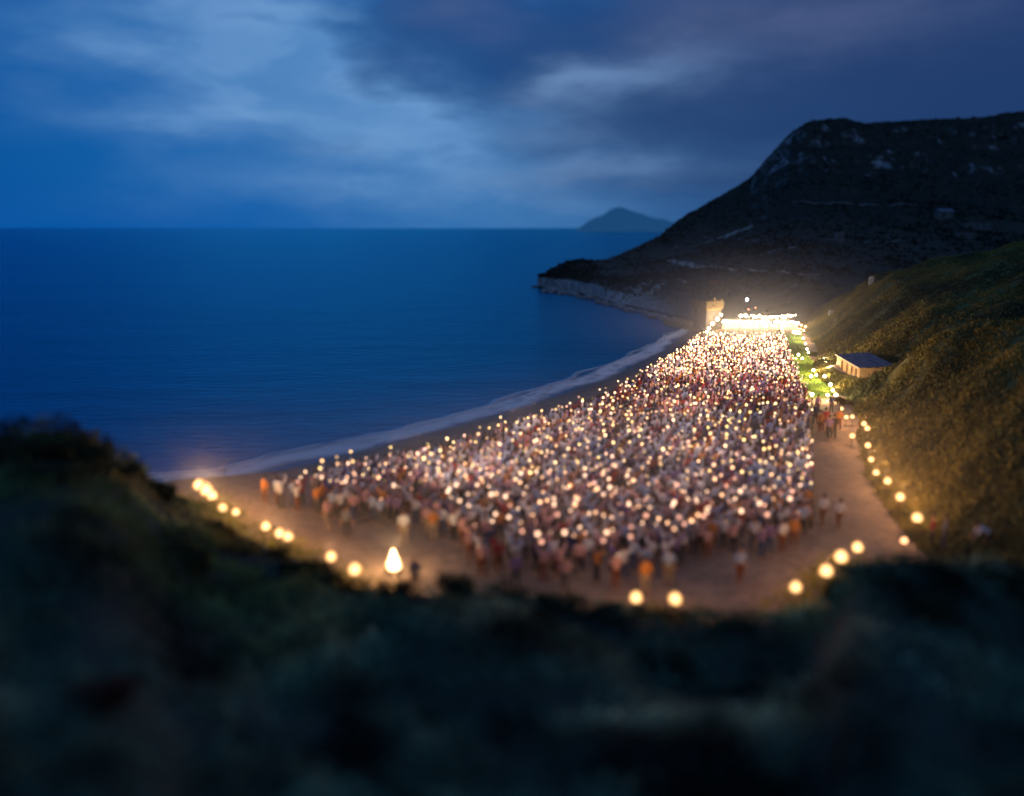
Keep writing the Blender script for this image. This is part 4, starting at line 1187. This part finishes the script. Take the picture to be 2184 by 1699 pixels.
# hand-held round lantern on a short stick
def lantern_mesh(name, mglow, r):
    b = BM()
    b.tube([(0, 0, -.10), (0, 0, .06)], .010, 6, mi=1)
    b.lathe([(0, .05), (.05 * r, .055), (.098 * r, .09), (.118 * r, .05 + .118 * r), (.098 * r, .05 + .2 * r), (.05 * r, .05 + .232 * r), (0, .05 + .236 * r)], seg=10)
    b.lathe([(.035 * r, .05 + .23 * r), (.035 * r, .07 + .236 * r), (0, .07 + .236 * r)], seg=8, mi=1)
    me = b.mesh(name); me.materials.append(mglow); me.materials.append(M['pole']); return me
LANT = [(lantern_mesh('lantern', M['lantern_warm'], .56), 'amber'), (lantern_mesh('lantern', M['lantern_cream'], .62), 'cream'), (lantern_mesh('lantern', M['lantern_pink'], .60), 'rosy')]
def lantern(loc, kind, label, group):
    o = bpy.data.objects.new('lantern', LANT[kind][0]); col.objects.link(o); o.location = loc
    o.scale = (random.choice((.7, .85, 1.0, 1.2, 1.45)),) * 3
    tag(o, label, 'lantern', group); return o

# single figures that the photo tells apart
def feet(px, py): return P(px, py, 1.2)
n_people = 0
SINGLE = [
 (566, 1078, 3, 'orange', 'rust brown', 1.0, 2.6, 'person in orange standing at the far left corner of the crowd, by the water', None),
 (1576, 1246, 5, 'pale blue', 'rust brown', 1.0, 3.3, 'lone person in pale blue walking on open sand ahead of the crowd', None),
 (1312, 1258, 2, 'pink', 'rust brown', 1.0, .1, 'person in pink and rust, behind the left of the two middle torches', 'R'),
 (1375, 1268, 3, 'orange', 'beige', .98, .2, 'person in orange standing right beside the left of the two middle torches', None),
 (1425, 1248, 3, 'pale blue', 'beige', 1.0, 6.1, 'person in pale blue and beige behind the gap between the two middle torches', None),
 (1192, 1238, 0, 'pink', 'rust brown', 1.0, .1, 'person holding the brightest lantern near the brow bushes', 'R'),
 (1100, 1258, 3, 'violet', 'grey', 1.0, .3, 'person in violet close above the low wide bush', None),
 (1030, 1232, 3, 'pink', 'rust brown', 1.0, 5.9, 'person in pink, front left of the crowd, above the round bush', None),
 (1064, 1225, 3, 'red', 'rust brown', 1.0, .2, 'person in red standing in front of the crowd, above the round bush', None),
 (1204, 1266, 2, 'pink', 'grey', .97, 3.0, 'person in pink closest to the brow, facing the camera', None),
 (700, 1128, 5, 'pink', 'beige', 1.0, .9, 'person in pink walking behind the two torches nearest the bonfire', None),
 (740, 1150, 3, 'grey', 'dark', 1.0, .5, 'person in grey on open sand left of the crowd', None),
 (862, 1160, 3, 'white', 'beige', 1.0, .2, 'person in white and beige on open sand above the bonfire', None),
 (885, 1270, 3, 'grey', 'beige', 1.0, .2, 'person in grey standing just right of the bonfire, half hidden by the brow', None),
 (925, 1152, 3, 'orange', 'beige', .95, .1, 'person in orange at the front left edge of the crowd', None),
 (1754, 1122, 5, 'white', 'rust brown', 1.0, .2, 'person in white, left of the couple walking up the path', None),
 (1788, 1130, 5, 'white', 'rust brown', .96, .15, 'person in white, right of the couple walking up the path', None),
 (1690, 1172, 3, 'orange', 'rust brown', 1.0, 5.8, 'person in orange at the front right corner of the crowd by the barrier', None),
 (1666, 1180, 3, 'white', 'rust brown', 1.0, .4, 'person in white beside the orange one at the front right corner of the crowd', None),
 (1606, 1176, 5, 'white', 'grey', 1.0, 2.8, 'person in white stepping out of the front of the crowd, nearest the lone walker', None),
 (1738, 908, 3, 'navy', 'dark', 1.05, .2, 'dark-clad person at the left end of the group on the path', None),
 (1748, 926, 5, 'orange', 'rust brown', 1.05, .1, 'person in orange within the group on the path below the lawn', None),
 (1758, 922, 3, 'red', 'rust brown', 1.1, .1, 'person in red in the middle of the group on the path below the lawn', None),
 (1766, 940, 5, 'violet', 'dark', 1.1, .2, 'person in violet, frontmost of the group on the path', None),
 (1776, 938, 3, 'black', 'dark', 1.1, .1, 'person in black at the right end of the group on the path', None),
 (1787, 918, 3, 'orange', 'rust brown', 1.0, 6.0, 'person in orange nearest the scrub slope, behind the path group', None),
 (1742, 886, 3, 'violet', 'dark', 1.0, .2, 'person in violet at the back of the path group, under the lawn', None),
 (1772, 884, 3, 'navy', 'dark', 1.0, .2, 'person in navy at the back right of the path group, under the lawn', None),
 (1984, 1168, 3, 'red', 'dark', 1.0, 1.2, 'person in red beside the last path torch at the foot of the slope', None),
 (2010, 1172, 3, 'grey', 'blue jeans', 1.0, 1.0, 'person in grey, second of the two at the foot of the slope', None),
 (2105, 1178, 6, 'white', 'dark', 1.0, 1.4, 'person in white bending over at the right, on the slope foot', None),
]
def slope_z(p):
    rz_ = float(right_z(np.array([p.x]), np.array([p.y]))[0]); return max(gz(p.x, p.y), rz_ if p.x > float(xb(p.y)) - .4 else -9)
occupied = []
for px, py, pose, sh, pa, sc, rz_, lab, hold in SINGLE:
    p = feet(px, py)
    if px > 1960:
        for _ in range(4):
            z = slope_z(p); p = P(px, py, z)
    else: p.z = gz(p.x, p.y)
    person(p, rz_, pose, sh, pa, lab, None, sc); occupied.append((p.x, p.y)); n_people += 1
    if hold:
        h = Vector(POSES[pose]['hands'][hold]); q = p + Matrix.Rotation(rz_, 3, 'Z') @ h * sc
        lantern(q, 1, 'brightest lantern, held up by a person near the brow bushes' if px == 1192 else 'lantern held at chest height behind the left of the two middle torches', None)

# the crowd polygon on the sand
CPX = [(572, 1066), (640, 1098), (720, 1112), (800, 1128), (880, 1128), (950, 1160), (1020, 1212), (1090, 1232), (1180, 1248), (1260, 1246), (1330, 1240), (1410, 1236), (1470, 1200), (1540, 1188), (1620, 1196), (1690, 1168), (1719, 1148),
       (1722, 1000), (1720, 880), (1706, 856), (1682, 792), (1668, 752), (1660, 728)]
crowd_poly = [P(x, y, 1.2) for x, y in CPX]
crowd_poly += [P(1664, 720, 2.8), P(1500, 716, 2.8)]
crowd_poly += [P(x, y, 2.8) for x, y in ((1478, 722), (1450, 748), (1395, 780), (1312, 828), (1190, 874), (1020, 922), (928, 946), (838, 966), (740, 985), (660, 1008), (600, 1030))]
cand_n = 160000
ax_, ay_ = rng.uniform(-20, 42, cand_n), rng.uniform(30, 108, cand_n)
ok = in_poly(ax_, ay_, crowd_poly); ax_, ay_ = ax_[ok], ay_[ok]
cell = {}
for x, y in occupied: cell.setdefault((int(x // 1), int(y // 1)), []).append((x, y))
pts = []
thin = fbm(ax_ * .25, ay_ * .25, 88)
for x, y, tn in zip(ax_, ay_, thin):
    md = np.interp(y, [32, 40, 55, 70, 80, 108], [.64, .55, .50, .46, .40, .38]) * (1.0 + .5 * max(0, tn - .15) * (1 if y < 66 else 0))
    # a looser patch on the right flank of the middle
    g = math.exp(-(((x - 19.0) / 4.0) ** 2 + ((y - 54) / 5.0) ** 2)); md *= 1 + .9 * g
    i, j = int(x // 1), int(y // 1); bad = False
    for a in (-1, 0, 1):
        for c in (-1, 0, 1):
            for q in cell.get((i + a, j + c), ()):
                if (q[0] - x) ** 2 + (q[1] - y) ** 2 < md * md: bad = True; break
            if bad: break
        if bad: break
    if not bad: cell.setdefault((i, j), []).append((x, y)); pts.append((x, y))
pts.sort(key=lambda q: q[1])
print('crowd', len(pts))
near, far = pts[:300 - n_people], pts[300 - n_people:]
rr_ = random.Random(5)
def pick_shirt(y):
    if 58 < y < 72: return rr_.choices(list(SHIRTS), [14, 8, 18, 9, 24, 7, 6, 4, 20])[0]
    return rr_.choices(list(SHIRTS), [36, 16, 26, 5, 7, 7, 5, 5, 11])[0]
n_lant = 2
for x, y in near:
    sh = pick_shirt(y); pa = rr_.choices(list(PANTS), [5, 3, 3, 1, 2])[0]
    rz_ = rr_.gauss(-.25, .35); sc = rr_.uniform(.93, 1.05); z = gz(x, y)
    pose = rr_.choices([0, 1, 2, 3, 4, 5], [3, 2, 4, 3, 3, 1])[0]
    hold = HOLD[pose]
    what = {0: 'with one arm raised', 1: 'with one arm raised', 2: 'with hands held forward', 3: 'with arms down', 4: 'with one arm raised', 5: 'in mid-step'}[pose]
    side = 'left' if x < -2 else ('right' if x > 8 else 'middle')
    person((x, y, z), rz_, pose, sh, pa, f'{sh}-topped person, {pa if pa == "blue jeans" else pa + " trousers"}, {what}, {side} of near crowd', 'people in the near crowd', sc)
    if hold and rr_.random() < .92 and n_lant < 298:
        q = Vector((x, y, z)) + Matrix.Rotation(rz_, 3, 'Z') @ (Vector(POSES[pose]['hands'][hold]) * sc)
        kd = rr_.choice((0, 0, 1, 1, 1, 2, 2)); n_lant += 1
        lantern(q, kd, f'round {LANT[kd][1]} lantern held {"overhead" if pose != 2 else "at the chest"} in the {side} of the near crowd', 'lanterns held in the near crowd')

# the rest of the crowd as one mass, and their lights
def low_person(seed):
    rs = random.Random(seed); b = BM()
    raised = seed % 3 != 2
    b.tube([(.10, 0, .03), (.10, 0, .48), (.08, 0, .9)], [.06, .06, .09], 5, mi=1); b.tube([(-.10, 0, .03), (-.10, 0, .48), (-.08, 0, .9)], [.06, .06, .09], 5, mi=1)
    b.tube([(0, 0, .84), (0, 0, 1.05), (0, 0, 1.3), (0, 0, 1.42), (0, 0, 1.47)], [.15, .145, .18, .15, .06], 7, mi=0)
    if raised: b.tube([(.18, 0, 1.38), (.27, .12, 1.55), (.24, .2, 1.82)], [.065, .05, .04], 5, mi=0)
    else: b.tube([(.18, 0, 1.38), (.23, 0, 1.1), (.2, .22, 1.14)], [.065, .05, .04], 5, mi=0)
    b.tube([(-.18, 0, 1.38), (-.24, -.02, 1.1), (-.24, .08, .86)], [.065, .05, .04], 5, mi=0)
    b.lathe([(0, 1.43), (.055, 1.45), (.078, 1.53), (.085, 1.6), (.07, 1.68), (0, 1.71)], seg=7, mi=2)
    me = b.mesh('low'); bm = bmesh.new(); bm.from_mesh(me); bmesh.ops.triangulate(bm, faces=bm.faces); bm.to_mesh(me); bm.free()
    v = np.zeros(len(me.vertices) * 3); me.vertices.foreach_get('co', v); f = np.zeros(len(me.polygons) * 3, np.int32); me.polygons.foreach_get('vertices', f)
    mi = np.zeros(len(me.polygons), np.int32); me.polygons.foreach_get('material_index', mi)
    bpy.data.meshes.remove(me)
    f = f.reshape(-1, 3); vm = np.zeros(len(v) // 3, int)
    for k in range(3): vm[f[:, k]] = mi
    hand = (.24, .21, 1.86) if raised else (.19, .26, 1.2)
    return v.reshape(-1, 3), f, vm, hand
LOW = [low_person(k) for k in range(6)]
VV = []; FF = []; CC = []; off = 0; lv = []
bml = bmesh.new(); bmesh.ops.create_icosphere(bml, subdivisions=1, radius=1); bml.verts.ensure_lookup_table()
IV = np.array([q.co[:] for q in bml.verts]); IF = np.array([[q.index for q in f.verts] for f in bml.faces]); bml.free()
LV = []; LF = []; LC = []; lo = 0
for x, y in far:
    k = rr_.randrange(6); v, f, vm, hand = LOW[k]
    a = rr_.gauss(-.25, .4); s = rr_.uniform(.93, 1.06); c, sn = math.cos(a), math.sin(a)
    z = gz(x, y)
    Q = np.stack([v[:, 0] * c - v[:, 1] * sn, v[:, 0] * sn + v[:, 1] * c, v[:, 2]], 1) * s + np.array([x, y, z])
    VV.append(Q); FF.append(f + off); off += len(Q)
    tri = np.array([SHIRTS[pick_shirt(y)], PANTS[rr_.choices(list(PANTS), [5, 3, 3, 1, 2])[0]], (.06, .04, .03)]); CC.append(tri[vm])
    pl = np.interp(y, [46, 58, 62, 70, 73, 110], [.62, .60, .48, .5, .95, 1.0])
    if rr_.random() < pl:
        h = np.array([hand[0] * c - hand[1] * sn, hand[0] * sn + hand[1] * c, hand[2] + (rr_.uniform(.05, .3))]) * s + np.array([x, y, z])
        r = np.interp(y, [46, 70, 100], [.068, .062, .066]) * rr_.uniform(.6, 1.4)
        st = np.interp(y, [46, 58, 70, 74, 84, 105], [3.8, 4.4, 5.0, 6.5, 9, 12]) * rr_.uniform(.2, 1.35)
        LC.append(np.repeat(np.array([[1, rr_.uniform(.50, .68), rr_.uniform(.2, .36)]]) * st, len(IV), 0))
        LV.append(IV * r * np.array([1, 1, 1.1]) + h); LF.append(IF + lo); lo += len(IV)
for k in range(120):  # warm fill lamps added above the crowd, attached to no lantern
    x, y = pts[int((k + rr_.random()) / 120 * len(pts))]
    point('crowd_fill_light', (x, y, gz(x, y) + rr_.uniform(2.6, 3.0)), rr_.uniform(24, 36) * (1.5 if y < 60 else 1.9 if y < 72 else 3.0), (1, .60, .40), .18)
o = link('crowd', mesh_np('crowd', np.concatenate(VV), np.concatenate(FF), colors=np.concatenate(CC)), M['crowdcloth'], smooth=True)
tag(o, 'dense far crowd of people packed up to the stage', 'crowd', kind='stuff')
o = link('crowd_lights', mesh_np('crowd_lights', np.concatenate(LV), np.concatenate(LF), colors=np.concatenate(LC)), M['lantern_far'], smooth=True)
tag(o, 'sea of small glowing lights held over the far crowd', 'lights', kind='stuff')

# ------------------------------------------------------------------ torches on poles, bonfire
tor0 = empty('torch', (0, 0, 0))
BM().tube([(0, 0, -.2), (0, 0, .72)], [.028, .024], 8).build('pole', M['pole'], tor0)
BM().lathe([(0, .70), (.05, .71), (.10, .80), (.105, .84), (.085, .84), (.06, .79), (0, .77)], seg=12).build('bowl', M['iron'], tor0)
BM().lathe([(0, .80), (.13, .80), (.23, .87), (.265, .99), (.23, 1.12), (.13, 1.22), (0, 1.29)], seg=12, wob=.12).build('flame', M['flame'], tor0); bpy.data.objects['flame'].data.polygons.foreach_set('use_smooth', [True] * len(bpy.data.objects['flame'].data.polygons))
TORCHES = [
 (424, 1034, 'first torch at the seaward end of the left torch line', 1.35, 2.6), (440, 1044, 'second torch from the seaward end of the left line', 1.5, 2.2), (452, 1056, 'third torch in the bright cluster at the left line', 1.2, 1), (475, 1083, 'torch just below the bright seaward cluster', 1.0, 1),
 (503, 1092, 'paler torch right of the seaward cluster', .85, .6), (567, 1122, 'single torch midway along the left line', 1.0, 1), (596, 1137, 'left one of the close pair of torches', 1.0, 1), (614, 1144, 'right one of the close pair of torches', 1.0, 1),
 (706, 1187, 'torch at the left of the bush lit from behind', 1.05, 1), (757, 1214, 'torch nearest the bonfire on its left', 1.15, 1), (1357, 1274, 'left one of the two middle torches on the brow', 1.0, 1), (1440, 1277, 'right one of the two middle torches on the brow', 1.05, 1),
 (1697, 1252, 'single pale torch left of the row of three', 1.0, .7), (1762, 1217, 'lowest of the row of three torches by the black mound', 1.15, 1.2), (1794, 1187, 'middle of the row of three torches by the black mound', 1.2, 1.2), (1829, 1167, 'highest of the row of three torches by the black mound', 1.05, 1),
 (1956, 1104, 'torch beside the person in red', 1.05, 1), (1920, 1060, 'largest torch on the path edge, above the person in red', 1.05, 1.1), (1893, 1026, 'path edge torch second above the person in red', .9, .8), (1869, 1008, 'path edge torch halfway up the path', .8, .7),
 (1858, 980, 'path edge torch below the bare bend', .8, .7), (1851, 950, 'path edge torch at the bend of the path', .85, .8), (1818, 930, 'torch standing on the path side of the bend', .85, .9), (1850, 914, 'lower of the two close torches at the foot of the slope', .85, .8),
 (1843, 904, 'upper of the two close torches at the foot of the slope', .85, .8), (1818, 889, 'torch right of the path group', .75, .7), (1805, 890, 'torch immediately beside the path group', .75, .7), (1795, 872, 'highest path torch just below the lawn corner', .75, .7)]
for k, (px, py, lab, s, pw) in enumerate(TORCHES):
    z = 1.15
    q = P(px, py, z + 1.02 * s)
    o = tor0 if k == 0 else copy_tree(tor0)
    if px > 1840: z = max(z, min(slope_z(q), 3.0)); q = P(px, py, z + 1.02 * s); z = max(1.1, min(slope_z(q), 3.0)); q = P(px, py, z + 1.02 * s)
    o.location = (q.x, q.y, z); o.scale = (s,) * 3; o.rotation_euler = (0, 0, k * 1.3)
    tag(o, lab, 'torch', 'torches round the beach')
for k, o in enumerate([o for o in list(col.objects) if o.name.startswith('torch') and o.type == 'EMPTY']):
    point('torch_light', (0, 0, 1.5), (105 if TORCHES[min(k, 27)][0] < 1690 else 85 if TORCHES[min(k, 27)][1] > 1160 else 170) * TORCHES[min(k, 27)][4] * (1.35 if TORCHES[min(k, 27)][0] < 800 else 1), (1, .50, .19), .12, o)
q = P(1928, 1158, 1.6); o = copy_tree(tor0); o.location = (q.x, q.y, 1.1); o.scale = (.6,) * 3
for ch in list(o.children):
    if ch.type == 'LIGHT': bpy.data.objects.remove(ch)
    elif ch.name.startswith('flame'): ch.data = ch.data.copy(); ch.data.materials[0] = M['flame_dim']
tag(o, 'dim reddish torch burning low at the bottom of the path', 'torch', 'torches round the beach')
q = P(840, 1222, 1.2)
bf = empty('bonfire', (q.x, q.y, 1.15)); tag(bf, 'tall bright bonfire burning on the sand behind the spiky plants', 'bonfire')
b = BM()
for k in range(7):
    a = k * 2 * math.pi / 7; b.tube([(math.cos(a) * .42, math.sin(a) * .42, 0), (math.cos(a + .3) * .06, math.sin(a + .3) * .06, .5)], [.06, .045], 7)
b.build('logs', M['trunk'], bf)
BM().lathe([(0, .12), (.26, .18), (.36, .36), (.34, .52), (.24, .74), (.16, .92), (.08, 1.08), (0, 1.22)], seg=14, wob=.14).build('flame', M['bonfire'], bf)
point('bonfire_light', (0, 0, 1.45), 300, (1, .6, .26), .2, bf)

wp = []
for px, py, lab, s_, pw in TORCHES:
    if px < 1850 and py > 1020:
        q = P(px, py, 2.2); m_ = 260
        a = rng.uniform(0, 2 * math.pi, m_); r = .25 + 1.5 * rng.uniform(0, 1, m_) ** .8
        wx = q.x + np.cos(a) * r * 1.2; wy = q.y - .7 + np.sin(a) * r * .8
        wp.append(np.stack([wx, wy, 1.15 + rng.uniform(0, .6, m_)], 1))
wp = np.concatenate(wp)
o = scatter_leaves('verge_weeds', wp, rng.uniform(.10, .24, len(wp)), palette(len(wp), [(.22, .22, .03), (.30, .26, .04), (.12, .15, .03)]), M['weed'], per=3, stretch=3, up=.7, spread=.5)
tag(o, 'rough weeds round the feet of the beach torches, lit yellow', 'weeds', kind='stuff')

# barrier along the right flank of the crowd
fa, fb = P(1731, 1128, 1.2), P(1731, 872, 1.2)
fence = empty('barrier', fa); tag(fence, 'low dark wooden barrier between the crowd and the path', 'fence')
d = fb - fa; nP = 15
for k in range(nP):
    p = d * (k / (nP - 1)); BM().box((p.x, p.y, .42), (.08, .08, .9)).build('post', M['wood'], fence)
for z in (.35, .72):
    BM().tube([(0, 0, z), (d.x, d.y, z)], .03, 6).build('rail', M['wood'], fence)

# ------------------------------------------------------------------ thin stage haze, and a volume added for torch halos
def mist(name, lo, hi, ctr, sig, dens, label, aniso=.25):
    b = BM(); c = [(l + h) / 2 for l, h in zip(lo, hi)]; b.box(c, [h - l for l, h in zip(lo, hi)])
    m = bpy.data.materials.new(name); m.use_nodes = True; nt = m.node_tree; nt.nodes.clear()
    out = nt.nodes.new('ShaderNodeOutputMaterial'); vs = nt.nodes.new('ShaderNodeVolumeScatter')
    vs.inputs['Color'].default_value = (.95, .93, .9, 1); vs.inputs['Anisotropy'].default_value = aniso
    g = nt.nodes.new('ShaderNodeNewGeometry'); sp = nt.nodes.new('ShaderNodeSeparateXYZ'); nt.links.new(g.outputs['Position'], sp.inputs[0])
    d = None
    for k in range(3):
        t = (E(nt, sp.outputs[k]) - ctr[k]) / sig[k]; t = t * t; d = t if d is None else d + t
    k = (d * -.5).exp() * (noise(nt, g.outputs['Position'], .12, 3) * .8 + .6) * dens
    nt.links.new(k.s, vs.inputs['Density']); nt.links.new(vs.outputs[0], out.inputs['Volume'])
    o = b.build(name, m); tag(o, label, 'mist', kind='stuff'); return o
mist('mist', (-8, 62, .9), (72, 170, 22), (30, 112, 2), (10.5, 15, 5.0), .013, 'thin smoky mist hanging over the stage and the far crowd')

mist('mist', (-40, 29, .9), (40, 62, 12), (0, 43, 1.2), (18, 7.5, 2.6), .017, 'thin added haze low over the near end of the beach, for torch halos', .6)  # scattering volume added to give the beach torches soft halos

# ------------------------------------------------------------------ camera and render settings
cam = bpy.data.cameras.new('camera'); co = bpy.data.objects.new('camera', cam); col.objects.link(co)
co.location = (0, 0, CAMZ); co.rotation_euler = (math.pi / 2 - PITCH, 0, 0)
cam.sensor_width = 36; cam.lens = FPX / 2184 * 36; cam.clip_start = .05; cam.clip_end = 120000
cam.dof.use_dof = True; cam.dof.focus_distance = 88; cam.dof.aperture_fstop = (cam.lens / 1000) / .5
scn.camera = co
scn.view_settings.view_transform = 'Standard'; scn.view_settings.look = 'None'
scn.view_settings.exposure = 0; scn.view_settings.gamma = 1
cy = scn.cycles
cy.use_denoising = True
try: cy.denoiser = 'OPENIMAGEDENOISE'
except Exception: pass
cy.sample_clamp_indirect = 3.0; cy.sample_clamp_direct = 0
cy.max_bounces = 4; cy.diffuse_bounces = 2; cy.glossy_bounces = 2; cy.transmission_bounces = 2; cy.transparent_max_bounces = 8
cy.caustics_reflective = False; cy.caustics_refractive = False
cy.use_light_tree = True
cy.volume_bounces = 0; cy.volume_step_rate = 4.0; cy.volume_max_steps = 64
